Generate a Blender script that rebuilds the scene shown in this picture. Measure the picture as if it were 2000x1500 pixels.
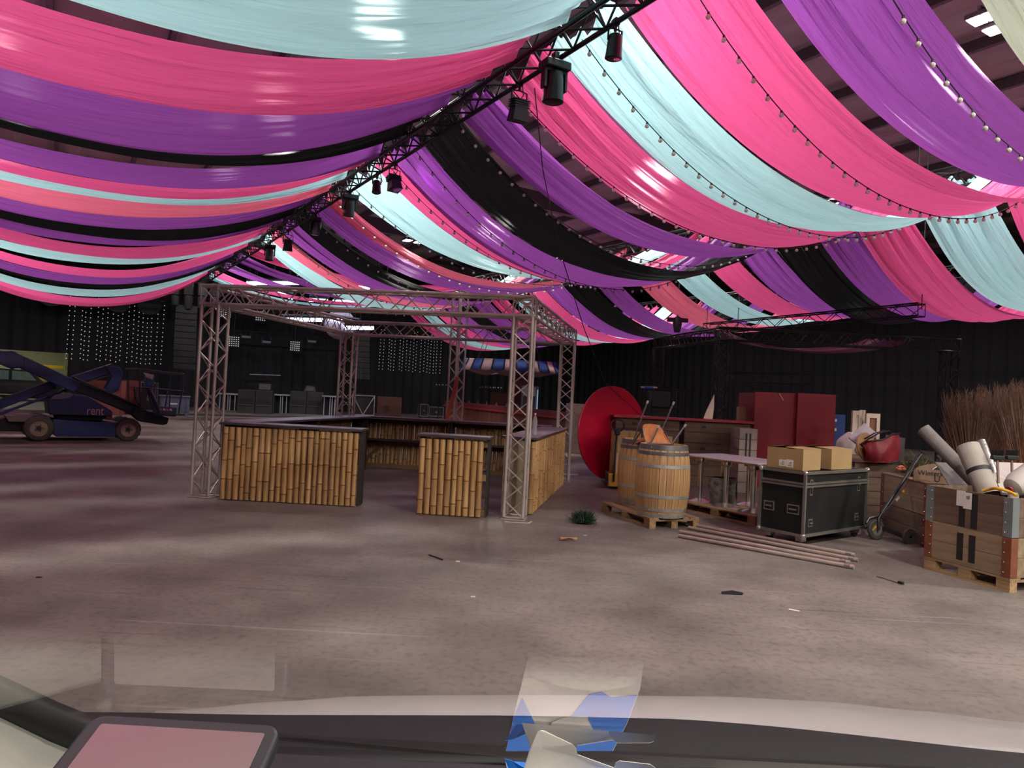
import bpy, math, random
from mathutils import Vector, Matrix, Quaternion
R_ = math.radians
random.seed(11)
scene = bpy.context.scene
for o in list(bpy.data.objects):
    bpy.data.objects.remove(o)
COL = scene.collection

# ------------------------------------------------------------------ camera
F_PX = 1387.0; EYE = Vector((0, 0, 1.74)); ROLL = R_(2.9); PITCH = math.atan(20 / 1387.0)
_f = Vector((0, math.cos(PITCH), math.sin(PITCH))); _u0 = Vector((0, -math.sin(PITCH), math.cos(PITCH))); _r0 = Vector((1, 0, 0))
_r = _r0 * math.cos(ROLL) + _u0 * math.sin(ROLL); _u = _u0 * math.cos(ROLL) - _r0 * math.sin(ROLL)
cam_d = bpy.data.cameras.new('camera'); cam = bpy.data.objects.new('camera', cam_d); COL.objects.link(cam)
cam_d.sensor_width = 36.0; cam_d.lens = 36.0 * F_PX / 2000.0; cam_d.clip_start = 0.05; cam_d.clip_end = 200
m = Matrix((_r, _u, -_f)).transposed().to_4x4(); m.translation = EYE
cam.matrix_world = m
scene.camera = cam

# ------------------------------------------------------------------ world, view
W = bpy.data.worlds.new('hall_world'); scene.world = W; W.use_nodes = True
W.node_tree.nodes['Background'].inputs[0].default_value = (0.8, 0.8, 0.9, 1)
W.node_tree.nodes['Background'].inputs[1].default_value = 0.004
vs = scene.view_settings
vs.view_transform = 'Standard'; vs.look = 'None'; vs.gamma = 1.0; vs.use_curve_mapping = False
vs.exposure = -1.25
cy = scene.cycles
cy.use_denoising = True
cy.max_bounces = 4; cy.diffuse_bounces = 3; cy.glossy_bounces = 2; cy.transmission_bounces = 3; cy.transparent_max_bounces = 6; cy.adaptive_threshold = 0.15
cy.sample_clamp_indirect = 6.0; cy.caustics_reflective = False; cy.caustics_refractive = False
HIGHBAY_W = 900.0          # watts of each pair of high-bay lamps under the hall roof
FILL_GAIN = 2.6           # boost of the lamps behind the camera, added to brighten fronts facing it
HIGHBAY_COL = (1.0, 0.95, 0.88)

# ------------------------------------------------------------------ helpers
def ray(x, y): return _f + _r * ((x - 1000) / F_PX) - _u * ((y - 750) / F_PX)
def at(x, y, Y):                       # a point at depth Y (metres in front of the camera)
    d = ray(x, y); return EYE + d * (Y / d.y)
def hz(x, y, z):                       # a point at height z
    d = ray(x, y); return EYE + d * ((z - EYE.z) / d.z)
def gnd(x, y): return hz(x, y, 0.0)
def lin(c):
    if isinstance(c, str): c = tuple(int(c[i:i+2], 16) / 255 for i in (0, 2, 4))
    return tuple((v / 12.92 if v <= 0.04045 else ((v + 0.055) / 1.055) ** 2.4) for v in c)

MATS = {}
def mat(name, col, rough=0.6, metal=0.0, var=0.12, scale=6.0, bump=0.0, bscale=40.0, stretch=(1, 1, 1), col2=None, spec=0.5, emit=None, estr=0.0, coat=0.0):
    if name in MATS: return MATS[name]
    m = bpy.data.materials.new(name); m.use_nodes = True; MATS[name] = m
    nt = m.node_tree; N = nt.nodes; L = nt.links; b = N['Principled BSDF']
    c = lin(col); b.inputs['Roughness'].default_value = rough; b.inputs['Metallic'].default_value = metal
    b.inputs['Specular IOR Level'].default_value = spec
    if coat: b.inputs['Coat Weight'].default_value = coat
    tc = N.new('ShaderNodeTexCoord'); mp = N.new('ShaderNodeMapping'); mp.inputs['Scale'].default_value = stretch
    L.new(tc.outputs['Object'], mp.inputs[0])
    nz = N.new('ShaderNodeTexNoise'); nz.inputs['Scale'].default_value = scale; nz.inputs['Detail'].default_value = 4
    L.new(mp.outputs[0], nz.inputs['Vector'])
    mx = N.new('ShaderNodeMix'); mx.data_type = 'RGBA'
    rmp = N.new('ShaderNodeMapRange'); rmp.inputs[1].default_value = 0.3; rmp.inputs[2].default_value = 0.7
    L.new(nz.outputs[0], rmp.inputs[0]); L.new(rmp.outputs[0], mx.inputs[0])
    c2 = lin(col2) if col2 else tuple(min(1, v * (1 + var)) for v in c)
    c1 = c if col2 else tuple(v * (1 - var) for v in c)
    mx.inputs[6].default_value = (*c1, 1); mx.inputs[7].default_value = (*c2, 1)
    L.new(mx.outputs[2], b.inputs['Base Color'])
    if bump:
        bp = N.new('ShaderNodeBump'); bp.inputs['Strength'].default_value = bump; bp.inputs['Distance'].default_value = 0.01
        nb = N.new('ShaderNodeTexNoise'); nb.inputs['Scale'].default_value = bscale; nb.inputs['Detail'].default_value = 3
        L.new(mp.outputs[0], nb.inputs['Vector']); L.new(nb.outputs[0], bp.inputs['Height']); L.new(bp.outputs[0], b.inputs['Normal'])
    if emit:
        b.inputs['Emission Color'].default_value = (*lin(emit), 1); b.inputs['Emission Strength'].default_value = estr
    return m

def wood(name, col, col2, axis=2, rough=0.6, scale=3.0, bump=0.25, perobj=0.25):
    if name in MATS: return MATS[name]
    st = [9, 9, 9]; st[axis] = 0.7
    m = mat(name, col, rough, 0, 0, scale, bump, 14.0, tuple(st), col2)
    nt = m.node_tree; N = nt.nodes; L = nt.links; b = N['Principled BSDF']
    if perobj:                         # boards differ a little from one another
        oi = N.new('ShaderNodeObjectInfo'); hs = N.new('ShaderNodeHueSaturation')
        mr = N.new('ShaderNodeMapRange'); mr.inputs[3].default_value = 1 - perobj; mr.inputs[4].default_value = 1 + perobj
        src = b.inputs['Base Color'].links[0].from_socket
        L.new(oi.outputs['Random'], mr.inputs[0]); L.new(mr.outputs[0], hs.inputs['Value']); L.new(src, hs.inputs['Color']); L.new(hs.outputs[0], b.inputs['Base Color'])
    return m

class MB:
    def __init__(s): s.v = []; s.f = []
    def add(s, vs, fs):
        n = len(s.v); s.v += [tuple(v) for v in vs]; s.f += [tuple(i + n for i in f) for f in fs]; return s
    def box(s, x0, y0, z0, x1, y1, z1, M=None):
        vs = [Vector((x, y, z)) for z in (z0, z1) for y in (y0, y1) for x in (x0, x1)]
        if M: vs = [M @ v for v in vs]
        return s.add(vs, [(0, 2, 3, 1), (4, 5, 7, 6), (0, 1, 5, 4), (2, 6, 7, 3), (0, 4, 6, 2), (1, 3, 7, 5)])
    def bar(s, p0, p1, w, h, up=(0, 0, 1)):          # a rectangular beam from p0 to p1
        p0 = Vector(p0); p1 = Vector(p1); d = (p1 - p0); L = d.length; d.normalize(); up = Vector(up)
        x = d.cross(up)
        if x.length < 1e-4: x = d.cross(Vector((1, 0, 0)))
        x.normalize(); z = x.cross(d)
        vs = [p + x * a * w / 2 + z * b * h / 2 for p in (p0, p1) for b in (-1, 1) for a in (-1, 1)]
        return s.add(vs, [(0, 2, 3, 1), (4, 5, 7, 6), (0, 1, 5, 4), (2, 6, 7, 3), (0, 4, 6, 2), (1, 3, 7, 5)])
    def cyl(s, p0, p1, r0, r1=None, n=10, cap=True):
        r1 = r0 if r1 is None else r1
        p0 = Vector(p0); p1 = Vector(p1); d = (p1 - p0).normalized()
        x = d.orthogonal().normalized(); y = d.cross(x)
        vs = []
        for p, r in ((p0, r0), (p1, r1)):
            for i in range(n):
                a = 2 * math.pi * i / n; vs.append(p + x * (r * math.cos(a)) + y * (r * math.sin(a)))
        fs = [(i, (i + 1) % n, n + (i + 1) % n, n + i) for i in range(n)]
        if cap: fs += [tuple(range(n - 1, -1, -1)), tuple(range(n, 2 * n))]
        return s.add(vs, fs)
    def tube(s, pts, r, n=6):
        pts = [Vector(p) for p in pts]; vs = []; fs = []
        x = None
        for k, p in enumerate(pts):
            d = (pts[min(k + 1, len(pts) - 1)] - pts[max(k - 1, 0)]).normalized()
            if x is None: x = d.orthogonal().normalized()
            x = (x - d * x.dot(d)).normalized(); y = d.cross(x)
            for i in range(n):
                a = 2 * math.pi * i / n; vs.append(p + x * (r * math.cos(a)) + y * (r * math.sin(a)))
        for k in range(len(pts) - 1):
            for i in range(n):
                fs.append((k * n + i, k * n + (i + 1) % n, (k + 1) * n + (i + 1) % n, (k + 1) * n + i))
        fs += [tuple(range(n - 1, -1, -1)), tuple(range((len(pts) - 1) * n, len(pts) * n))]
        return s.add(vs, fs)
    def lathe(s, prof, n=16, c=(0, 0, 0), M=None, cap=True):
        vs = []; fs = []; c = Vector(c)
        for r, z in prof:
            for i in range(n):
                a = 2 * math.pi * i / n; v = Vector((r * math.cos(a), r * math.sin(a), z)); vs.append((M @ v if M else v) + c)
        for k in range(len(prof) - 1):
            for i in range(n): fs.append((k * n + i, k * n + (i + 1) % n, (k + 1) * n + (i + 1) % n, (k + 1) * n + i))
        if cap: fs += [tuple(range(n - 1, -1, -1)), tuple(range((len(prof) - 1) * n, len(prof) * n))]
        return s.add(vs, fs)
    def sphere(s, c, r, n=10, k=6, sq=(1, 1, 1)):
        pr = [(max(1e-4, r * math.sin(math.pi * i / k)), -r * math.cos(math.pi * i / k)) for i in range(k + 1)]
        return s.lathe(pr, n, c, Matrix.Diagonal(sq), cap=False)
    def prism(s, poly, y0, y1, M=None):              # poly in (x,z), extruded along y
        n = len(poly); vs = [Vector((x, y0, z)) for x, z in poly] + [Vector((x, y1, z)) for x, z in poly]
        if M: vs = [M @ v for v in vs]
        return s.add(vs, [tuple(range(n)), tuple(range(2 * n - 1, n - 1, -1))] + [(i, i + n, (i + 1) % n + n, (i + 1) % n) for i in range(n)])
    def grid(s, fn, nu, nv):
        vs = [fn(i / nu, j / nv) for j in range(nv + 1) for i in range(nu + 1)]
        return s.add(vs, [(j * (nu + 1) + i, j * (nu + 1) + i + 1, (j + 1) * (nu + 1) + i + 1, (j + 1) * (nu + 1) + i) for j in range(nv) for i in range(nu)])
    def mesh(s, name, mt, smooth=True):
        me = bpy.data.meshes.new(name); me.from_pydata(s.v, [], s.f); me.materials.append(mt)
        if smooth:
            me.polygons.foreach_set('use_smooth', [True] * len(me.polygons)); me.set_sharp_from_angle(angle=R_(38))
        me.update(); return me
    def build(s, name, mt, parent=None, smooth=True, bevel=0.0):
        return link(name, s.mesh(name, mt, smooth), parent, bevel=bevel)

def link(name, me, parent=None, M=None, bevel=0.0):
    o = bpy.data.objects.new(name, me); COL.objects.link(o)
    if parent is not None: o.parent = parent
    if M is not None: o.matrix_local = M
    if bevel:
        b = o.modifiers.new('bevel', 'BEVEL'); b.width = bevel; b.segments = 2; b.limit_method = 'ANGLE'
    return o
def tag(o, label, cat, group=None):
    o['label'] = label; o['category'] = cat
    if group: o['group'] = group
    return o
def thing(name, label, cat, loc=(0, 0, 0), rz=0.0, group=None):
    o = bpy.data.objects.new(name, None); COL.objects.link(o); o.location = loc; o.rotation_euler = (0, 0, rz); o.empty_display_size = 0.2
    return tag(o, label, cat, group)
def struct(o): o['kind'] = 'structure'; return o
def stuff(o): o['kind'] = 'stuff'; return o
def dup(root, loc=None, rz=None, label=None):
    r = root.copy(); COL.objects.link(r)
    if loc is not None: r.location = loc
    if rz is not None: r.rotation_euler = (0, 0, rz)
    if label: r['label'] = label
    for ch in list(root.children):
        c = ch.copy(); COL.objects.link(c); c.parent = r
        for g in list(ch.children):
            d = g.copy(); COL.objects.link(d); d.parent = c
    return r
ORD = ['first', 'second', 'third', 'fourth', 'fifth', 'sixth', 'seventh', 'eighth', 'ninth', 'tenth', 'eleventh', 'twelfth']
def frame(p, d, up=(0, 0, 1)):         # matrix whose z runs along d, at p
    q = Vector(d).to_track_quat('Z', 'Y'); return Matrix.Translation(p) @ q.to_matrix().to_4x4()
_rods = {}
def rod(name, p0, p1, r, mt, parent, n=6):           # a shared-mesh round bar
    p0 = Vector(p0); p1 = Vector(p1); L = round((p1 - p0).length, 2)
    key = (name, L, r, mt.name)
    if key not in _rods: _rods[key] = MB().cyl((0, 0, 0), (0, 0, L), r, n=n).mesh(name, mt)
    return link(name, _rods[key], parent, frame(p0, p1 - p0))

def text_mesh(body, size, mt, name='lettering', depth=0.002):
    cu = bpy.data.curves.new(name, 'FONT'); cu.body = body; cu.size = size; cu.extrude = depth; cu.resolution_u = 2
    cu.align_x = 'CENTER'; cu.align_y = 'CENTER'
    t = bpy.data.objects.new(name, cu); COL.objects.link(t)
    dg = bpy.context.evaluated_depsgraph_get(); me = bpy.data.meshes.new_from_object(t.evaluated_get(dg))
    bpy.data.objects.remove(t); me.materials.clear(); me.materials.append(mt); me.name = name
    return me

def lattice(c0, c1, size, pitch, rotv=None, up=(0, 0, 1)):
    """four chord lines and a list of zig-zag brace segments (nearest first is up to the caller) of a box truss"""
    c0 = Vector(c0); c1 = Vector(c1); d = (c1 - c0); L = d.length; d.normalize()
    x = d.cross(Vector(up)).normalized() if abs(d.dot(Vector(up))) < 0.99 else Vector(rotv or (1, 0, 0))
    z = x.cross(d).normalized(); h = size / 2
    offs = [x * h + z * h, -x * h + z * h, -x * h - z * h, x * h - z * h]
    chords = [(c0 + o, c1 + o) for o in offs]; br = []
    n = max(2, int(round(L / pitch)))
    for k in range(4):
        a = offs[k]; b = offs[(k + 1) % 4]
        for i in range(n):
            p, q = (a, b) if (i + k) % 2 == 0 else (b, a)
            br.append((c0 + d * (L * i / n) + p, c0 + d * (L * (i + 1) / n) + q))
    for t_ in (0, 1):
        c = (c0, c1)[t_]
        for k in range(4): br.append((c + offs[k], c + offs[(k + 1) % 4]))
    return chords, br

# ------------------------------------------------------------------ hall axes: the long ceiling truss runs along DV, drapes hang along EV
T0 = Vector((-1.4, 11.6, 0)); DV = Vector((-0.531, 0.847, 0)).normalized(); EV = Vector((DV.y, -DV.x, 0))
def hall(s, t, z): return T0 + DV * s + EV * t + Vector((0, 0, z))
HALL_RZ = math.atan2(EV.y, EV.x)
HM = Matrix.Translation(T0) @ Matrix.Rotation(HALL_RZ, 4, 'Z')     # local x = t, y = s

# floor
def floor_mat():
    m = bpy.data.materials.new('concrete_floor'); m.use_nodes = True; nt = m.node_tree; N = nt.nodes; L = nt.links; b = N['Principled BSDF']
    tc = N.new('ShaderNodeTexCoord')
    def noise(sc, st=(1, 1, 1), det=5, rot=0.0, dist=0.0):
        mp = N.new('ShaderNodeMapping'); mp.inputs['Scale'].default_value = st; mp.inputs['Rotation'].default_value = (0, 0, rot)
        n = N.new('ShaderNodeTexNoise'); n.inputs['Scale'].default_value = sc; n.inputs['Detail'].default_value = det; n.inputs['Distortion'].default_value = dist
        L.new(tc.outputs['Object'], mp.inputs[0]); L.new(mp.outputs[0], n.inputs['Vector']); return n.outputs[0]
    def ramp(src, lo, hi, c0, c1):
        r = N.new('ShaderNodeValToRGB'); r.color_ramp.elements[0].position = lo; r.color_ramp.elements[1].position = hi
        r.color_ramp.elements[0].color = (*c0, 1); r.color_ramp.elements[1].color = (*c1, 1); L.new(src, r.inputs[0]); return r.outputs[0]
    def mul(a, c, f=1.0):
        x = N.new('ShaderNodeMix'); x.data_type = 'RGBA'; x.blend_type = 'MULTIPLY'; x.inputs[0].default_value = f
        L.new(a, x.inputs[6]); L.new(c, x.inputs[7]); return x.outputs[2]
    base = ramp(noise(1.1, det=6), 0.32, 0.7, (0.125, 0.107, 0.096), (0.228, 0.194, 0.172))
    c = mul(base, ramp(noise(2.0, (0.5, 1.3, 1), 4, 0.55, 0.6), 0.3, 0.65, (0.86, 0.855, 0.85), (1, 1, 1)))
    c = mul(c, ramp(noise(18, det=5), 0.3, 0.52, (0.72, 0.7, 0.7), (1, 1, 1)))
    c = mul(c, ramp(noise(9, (0.08, 1.5, 1), 3, 1.1, 0.3), 0.31, 0.36, (0.72, 0.7, 0.7), (1, 1, 1)), 0.8)
    x = N.new('ShaderNodeMix'); x.data_type = 'RGBA'
    L.new(ramp(noise(7, (0.06, 2.2, 1), 4, -0.5, 0.2), 0.66, 0.72, (0, 0, 0), (0.35, 0.35, 0.35)), x.inputs[0])
    L.new(c, x.inputs[6]); x.inputs[7].default_value = (0.33, 0.31, 0.29, 1)
    L.new(x.outputs[2], b.inputs['Base Color'])
    rr = N.new('ShaderNodeMapRange'); rr.inputs[3].default_value = 0.42; rr.inputs[4].default_value = 0.7; L.new(noise(1.2), rr.inputs[0]); L.new(rr.outputs[0], b.inputs['Roughness'])
    bp = N.new('ShaderNodeBump'); bp.inputs['Strength'].default_value = 0.12; bp.inputs['Distance'].default_value = 0.01
    L.new(noise(40), bp.inputs['Height']); L.new(bp.outputs[0], b.inputs['Normal'])
    b.inputs['Specular IOR Level'].default_value = 0.35
    return m
fl = MB().box(-48, -26, -0.15, 60, 62, 0.0).build('floor', floor_mat(), smooth=False); struct(fl)

blackcloth = mat('black_curtain', '1d1c21', 0.85, var=0.25, scale=0.6, stretch=(1, 1, 0.15))
def curtain(fn_name, t0, s0, t1, s1, z0, z1, pleat=0.35):
    a = hall(s0, t0, 0); b = hall(s1, t1, 0); L = (b - a).length; n = int(L / pleat * 4); d = (b - a) / L; nrm = Vector((d.y, -d.x, 0))
    def f(u, v):
        x = u * L; w = 0.07 * math.sin(x / pleat * math.pi) + 0.04 * math.sin(x * 1.7 + 1)
        p = a + d * x + nrm * w; return (p.x, p.y, z0 + (z1 - z0) * v)
    o = MB().grid(f, n, 1).build(fn_name, blackcloth); struct(o); return o
curtain('wall_back', -4.95, 35.6, 31, 35.6, 0, 9.4)
curtain('wall_back_valance', -30, 35.62, -4.95, 35.62, 2.75, 9.4)
curtain('wall_right', 31, 35.6, 31, -12, 0, 9.4)
# the dark hall shell behind the curtains
shell = mat('dark_hall_panel', '2c2b2d', 0.8)
struct(MB().box(31.5, -14, 0, 31.7, 36.2, 10, HM).build('wall_outer', shell, smooth=False))

# roof: steel deck, purlins and rafters
deck = mat('roof_deck', '8d857f', 0.6, var=0.1, scale=0.8)
steel_dk = mat('roof_steel', '4a4644', 0.55, var=0.15)
g = MB()
def deckfn(u, v):
    t = -16 + 47 * u; k = int(round(u * 47 * 4)); z = 10.0 + (0.06 if k % 4 in (1, 2) else 0.0)
    p = HM @ Vector((t, -26 + 62 * v, z)); return tuple(p)
g.grid(deckfn, 188, 1)
ceil = g.build('ceiling', deck, smooth=False); struct(ceil)
for i in range(20):
    t = -15.5 + i * 2.45
    MB().box(t - 0.06, -26, 9.72, t + 0.06, 36, 9.97, HM).build('purlin', steel_dk, ceil, smooth=False)
for s in (-21.7, -13, -4.3, 4.4, 13.1, 21.8, 30.5):
    MB().box(-16, s - 0.5, 9.1, 31, s - 0.2, 9.75, HM).build('rafter', steel_dk, ceil, smooth=False)

# lit store room seen through the doorway at the far left
room_w = mat('store_wall', 'a9ab8e', 0.8, var=0.08); 
struct(MB().box(-34, 44, 0, -3.5, 44.2, 4.2, HM).build('wall_store', room_w, smooth=False))
struct(MB().box(-4.8, 35.9, 0, -4.6, 44, 4.2, HM).build('wall_store_side', room_w, smooth=False))
struct(MB().box(-34, 35.9, 4.0, -4.6, 44, 4.2, HM).build('ceiling_store', room_w, smooth=False))
ld = bpy.data.lights.new('store_light', 'AREA'); ld.shape = 'RECTANGLE'; ld.size = 10; ld.size_y = 2; ld.energy = 480; ld.color = (1.0, 1.0, 0.82)
lo = bpy.data.objects.new('store_light', ld); COL.objects.link(lo); lo.matrix_world = HM @ Matrix.Translation((-11, 40, 3.9))
yel = mat('rack_yellow', 'd2a80c', 0.5, var=0.1); ygr = mat('rack_frame', '8a8f74', 0.5)
rk = thing('storage_rack', 'yellow shelved storage rack in the lit store room', 'rack', hall(42.5, -10.2, 0), HALL_RZ)
for z in (0.15, 1.05, 1.85):
    MB().box(-6, -0.5, z, 5.2, 0.5, z + 0.06).build('shelf', ygr, rk)
MB().box(-6, -0.52, 1.12, 5.2, 0.45, 1.55).build('tarpaulin', yel, rk)
MB().box(-6, -0.45, 1.92, 5.2, 0.45, 2.1).build('tarpaulin', yel, rk)
for x in (-5.9, -2.2, 1.5, 5.1):
    for y in (-0.48, 0.48): MB().box(x - 0.05, y - 0.05, 0, x + 0.05, y + 0.05, 3.1).build('upright', ygr, rk)

# ------------------------------------------------------------------ high-bay lamps
lampm = bpy.data.materials.new('lamp_lens'); lampm.use_nodes = True
bb = lampm.node_tree.nodes['Principled BSDF']; bb.inputs['Emission Color'].default_value = (1, 0.97, 0.82, 1); bb.inputs['Emission Strength'].default_value = 90.0
housing = mat('lamp_housing', '8a8a8c', 0.4, 0.6)
def highbay(s, t, label, energy):
    T = thing('high_bay_lamp', label, 'lamp', hall(s, t, 9.0), HALL_RZ, 'high bay lamps under the hall roof')
    for x in (-0.29, 0.29):
        hd = MB().box(x - 0.2, -0.26, 0.0, x + 0.2, 0.26, 0.09).build('lamp_head', housing, T, bevel=0.01)
        for yy in (-0.125, 0.125):
            MB().box(x - 0.16, yy - 0.105, -0.012, x + 0.16, yy + 0.105, -0.002).build('lens', lampm, hd, smooth=False)
    MB().bar((-0.5, 0, 0.13), (0.5, 0, 0.13), 0.06, 0.06).build('mounting_rail', housing, T)
    for x in (-0.3, 0.3): rod('hanger', (x, 0, 0.13), (x, 0, 1.0), 0.012, steel_dk, T)
    l = bpy.data.lights.new('high_bay_light', 'AREA'); l.shape = 'RECTANGLE'; l.size = 0.95; l.size_y = 0.5; l.energy = energy; l.color = HIGHBAY_COL; l.spread = R_(170)
    o = bpy.data.objects.new('high_bay_light', l); COL.objects.link(o); o.parent = T; o.location = (0, 0, -0.03)
TN = {-7.3: 'over the left-hand drapes', 0.95: 'over the central truss', 9.1: 'over the right-hand truss', 17.4: 'over the farthest right bay'}
for t, tn in TN.items():
    for k, s in enumerate((-21.0, -13.2, -4.1, 4.5, 13.35, 21.7)):  # nearest row is unseen, added as fill for fronts facing the camera
        highbay(s, t, 'white high bay lamp pair %s, %s from the near end' % (tn, ORD[k]), HIGHBAY_W * (FILL_GAIN if s < -10 else 1.0))

# ------------------------------------------------------------------ fabric
def cloth_mat(name, col, trans=0.5, alpha=0.05, sheen=0.05, var=0.1):
    m = bpy.data.materials.new(name); m.use_nodes = True; nt = m.node_tree; N = nt.nodes; L = nt.links
    N.remove(N['Principled BSDF']); out = N['Material Output']; c = lin(col)
    uv = N.new('ShaderNodeUVMap'); mp = N.new('ShaderNodeMapping'); mp.inputs['Scale'].default_value = (9, 1.1, 1); L.new(uv.outputs[0], mp.inputs[0])
    oi = N.new('ShaderNodeObjectInfo'); ad = N.new('ShaderNodeVectorMath'); ad.operation = 'ADD'; cx = N.new('ShaderNodeCombineXYZ')
    mm = N.new('ShaderNodeMath'); mm.operation = 'MULTIPLY'; mm.inputs[1].default_value = 50; L.new(oi.outputs['Random'], mm.inputs[0]); L.new(mm.outputs[0], cx.inputs[2])
    L.new(mp.outputs[0], ad.inputs[0]); L.new(cx.outputs[0], ad.inputs[1])
    nz = N.new('ShaderNodeTexNoise'); nz.inputs['Scale'].default_value = 2.6; nz.inputs['Detail'].default_value = 3; nz.inputs['Distortion'].default_value = 0.4; L.new(ad.outputs[0], nz.inputs['Vector'])
    bp = N.new('ShaderNodeBump'); bp.inputs['Strength'].default_value = 0.9; bp.inputs['Distance'].default_value = 0.06; L.new(nz.outputs[0], bp.inputs['Height'])
    mx = N.new('ShaderNodeMix'); mx.data_type = 'RGBA'; L.new(nz.outputs[0], mx.inputs[0])
    mx.inputs[6].default_value = (*[v * (1 - var) for v in c], 1); mx.inputs[7].default_value = (*[min(1, v * (1 + var)) for v in c], 1)
    df = N.new('ShaderNodeBsdfDiffuse'); tr = N.new('ShaderNodeBsdfTranslucent'); gl = N.new('ShaderNodeBsdfGlossy'); tp = N.new('ShaderNodeBsdfRefraction'); tp.inputs['IOR'].default_value = 1.06; tp.inputs['Roughness'].default_value = 0.4
    gl.inputs['Roughness'].default_value = 0.42; gl.inputs['Color'].default_value = (*[min(1, 0.5 + 0.5 * v) for v in c], 1)
    for n in (df, tr, gl): L.new(bp.outputs[0], n.inputs['Normal'])
    L.new(mx.outputs[2], df.inputs[0]); L.new(mx.outputs[2], tr.inputs[0])
    tp.inputs[0].default_value = (*[min(1, 0.4 + 0.6 * v) for v in c], 1)
    def mixs(a, b, f):
        x = N.new('ShaderNodeMixShader'); x.inputs[0].default_value = f; L.new(a, x.inputs[1]); L.new(b, x.inputs[2]); return x.outputs[0]
    s = mixs(df.outputs[0], tr.outputs[0], trans); s = mixs(s, gl.outputs[0], sheen); s = mixs(s, tp.outputs[0], alpha)
    L.new(s, out.inputs[0]); return m
CLOTH = {'pink': cloth_mat('pink_voile', 'e65a98', 0.42, 0.025), 'blue': cloth_mat('pale_blue_voile', 'b2e0ea', 0.42, 0.025),
         'purple': cloth_mat('purple_voile', 'a052b6', 0.42, 0.025), 'black': cloth_mat('black_voile', '1f1f22', 0.3, 0.03, 0.04),
         'white': cloth_mat('ivory_voile', 'cfd8c6', 0.45, 0.025), 'coral': cloth_mat('coral_pink_voile', 'e87090', 0.42, 0.025)}
CNAME = {'pink': 'pink', 'blue': 'pale blue', 'purple': 'purple', 'black': 'black', 'white': 'ivory', 'coral': 'coral pink'}
ZT = 6.3
def drape_z(v, sag): return ZT - sag * (1 - abs(2 * v - 1) ** 2.15)
def drape(t0, t1, sc, w_end, w_mid, sag, col, label, group, skew=0.0, drop=0.0):
    rnd = random.Random(int(sc * 97) + int(t0 * 13) + 7)
    ph = [rnd.uniform(0, 6.28) for _ in range(6)]; fr = [rnd.uniform(3, 5), rnd.uniform(6, 9), rnd.uniform(11, 15)]
    def f(u, v):
        env = math.sin(math.pi * v) ** 0.55 if 0 < v < 1 else 0
        w = w_end + (w_mid - w_end) * env
        ss = sc + (u - 0.5) * w + skew * (v - 0.5) + 0.03 * math.sin(v * 7 + ph[3])
        q = abs(2 * v - 1); amp = 0.016 + 0.075 * q ** 1.7
        z = drape_z(v, sag) - drop * env
        z += amp * (math.sin(u * fr[0] * 2 + ph[0] + v) + 0.7 * math.sin(u * fr[1] * 2 + ph[1] - 1.4 * v) + 0.45 * math.sin(u * fr[2] * 2 + ph[2] + 0.8 * v) + 0.28 * math.sin(u * fr[2] * 3.7 + ph[5] - v))
        z += 0.10 * env * ((2 * u - 1) ** 2 - 0.3) + 0.03 * env * math.sin(v * 5 + u * 2 + ph[4])
        p = hall(ss, t0 + (t1 - t0) * v, z); return tuple(p)
    nu, nv = 46, 44
    b = MB().grid(f, nu, nv); me = b.mesh('drape', CLOTH[col])
    uvl = me.uv_layers.new(name='UVMap'); dat = []
    for pl in me.polygons:
        for vi in pl.vertices: i = vi % (nu + 1); j = vi // (nu + 1); dat += [i / nu, j / nv * 4]
    uvl.data.foreach_set('uv', dat)
    return tag(link('ceiling_drape', me), label, 'drape', group)
SEQ = ['black', 'purple', 'pink', 'blue', 'pink', 'purple']
def row(t0, t1, spec, where, group):
    cnt = {}
    for (sc, we, wm, sag, col, *rest) in spec:
        cnt[col] = cnt.get(col, 0) + 1
        drape(t0, t1, sc, we, wm, sag, col, '%s drape %s, %s %s one from the front' % (CNAME[col], where, ORD[cnt[col] - 1], CNAME[col]), group, *rest)
# right of the central truss (near to far)
RIGHT1 = [(-8.05, 1.1, 1.35, 1.55, 'white'), (-6.45, 1.0, 1.2, 1.5, 'purple'), (-5.02, 1.35, 1.56, 1.6, 'pink'), (-3.56, 1.36, 1.42, 1.6, 'blue'),
          (-2.22, 1.25, 1.36, 1.6, 'pink'), (-0.8, 1.05, 1.05, 1.62, 'purple'), (0.55, 1.35, 1.45, 1.98, 'black'), (2.0, 1.25, 1.45, 1.98, 'purple'), (3.05, 0.75, 0.85, 1.75, 'pink'),
          (4.35, 1.75, 1.7, 1.5, 'blue'), (6.45, 0.45, 0.6, 1.58, 'coral'), (7.5, 1.1, 1.28, 1.6, 'purple'), (8.85, 1.3, 1.4, 1.7, 'black'), (10.3, 1.2, 1.3, 1.7, 'purple'),
          (11.7, 0.95, 1.1, 1.7, 'coral'), (13.0, 1.1, 1.3, 1.72, 'blue'), (15.4, 1.1, 1.2, 0.7, 'pink'), (17.2, 1.0, 1.2, 0.8, 'purple'), (19.8, 1.0, 1.2, 0.7, 'purple'), (22.0, 1.0, 1.1, 0.75, 'pink'), (23.3, 0.8, 0.9, 0.8, 'blue')]
row(0.2, 9.5, RIGHT1, 'right of the central truss', 'drapes in the bay right of the central truss')
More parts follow.
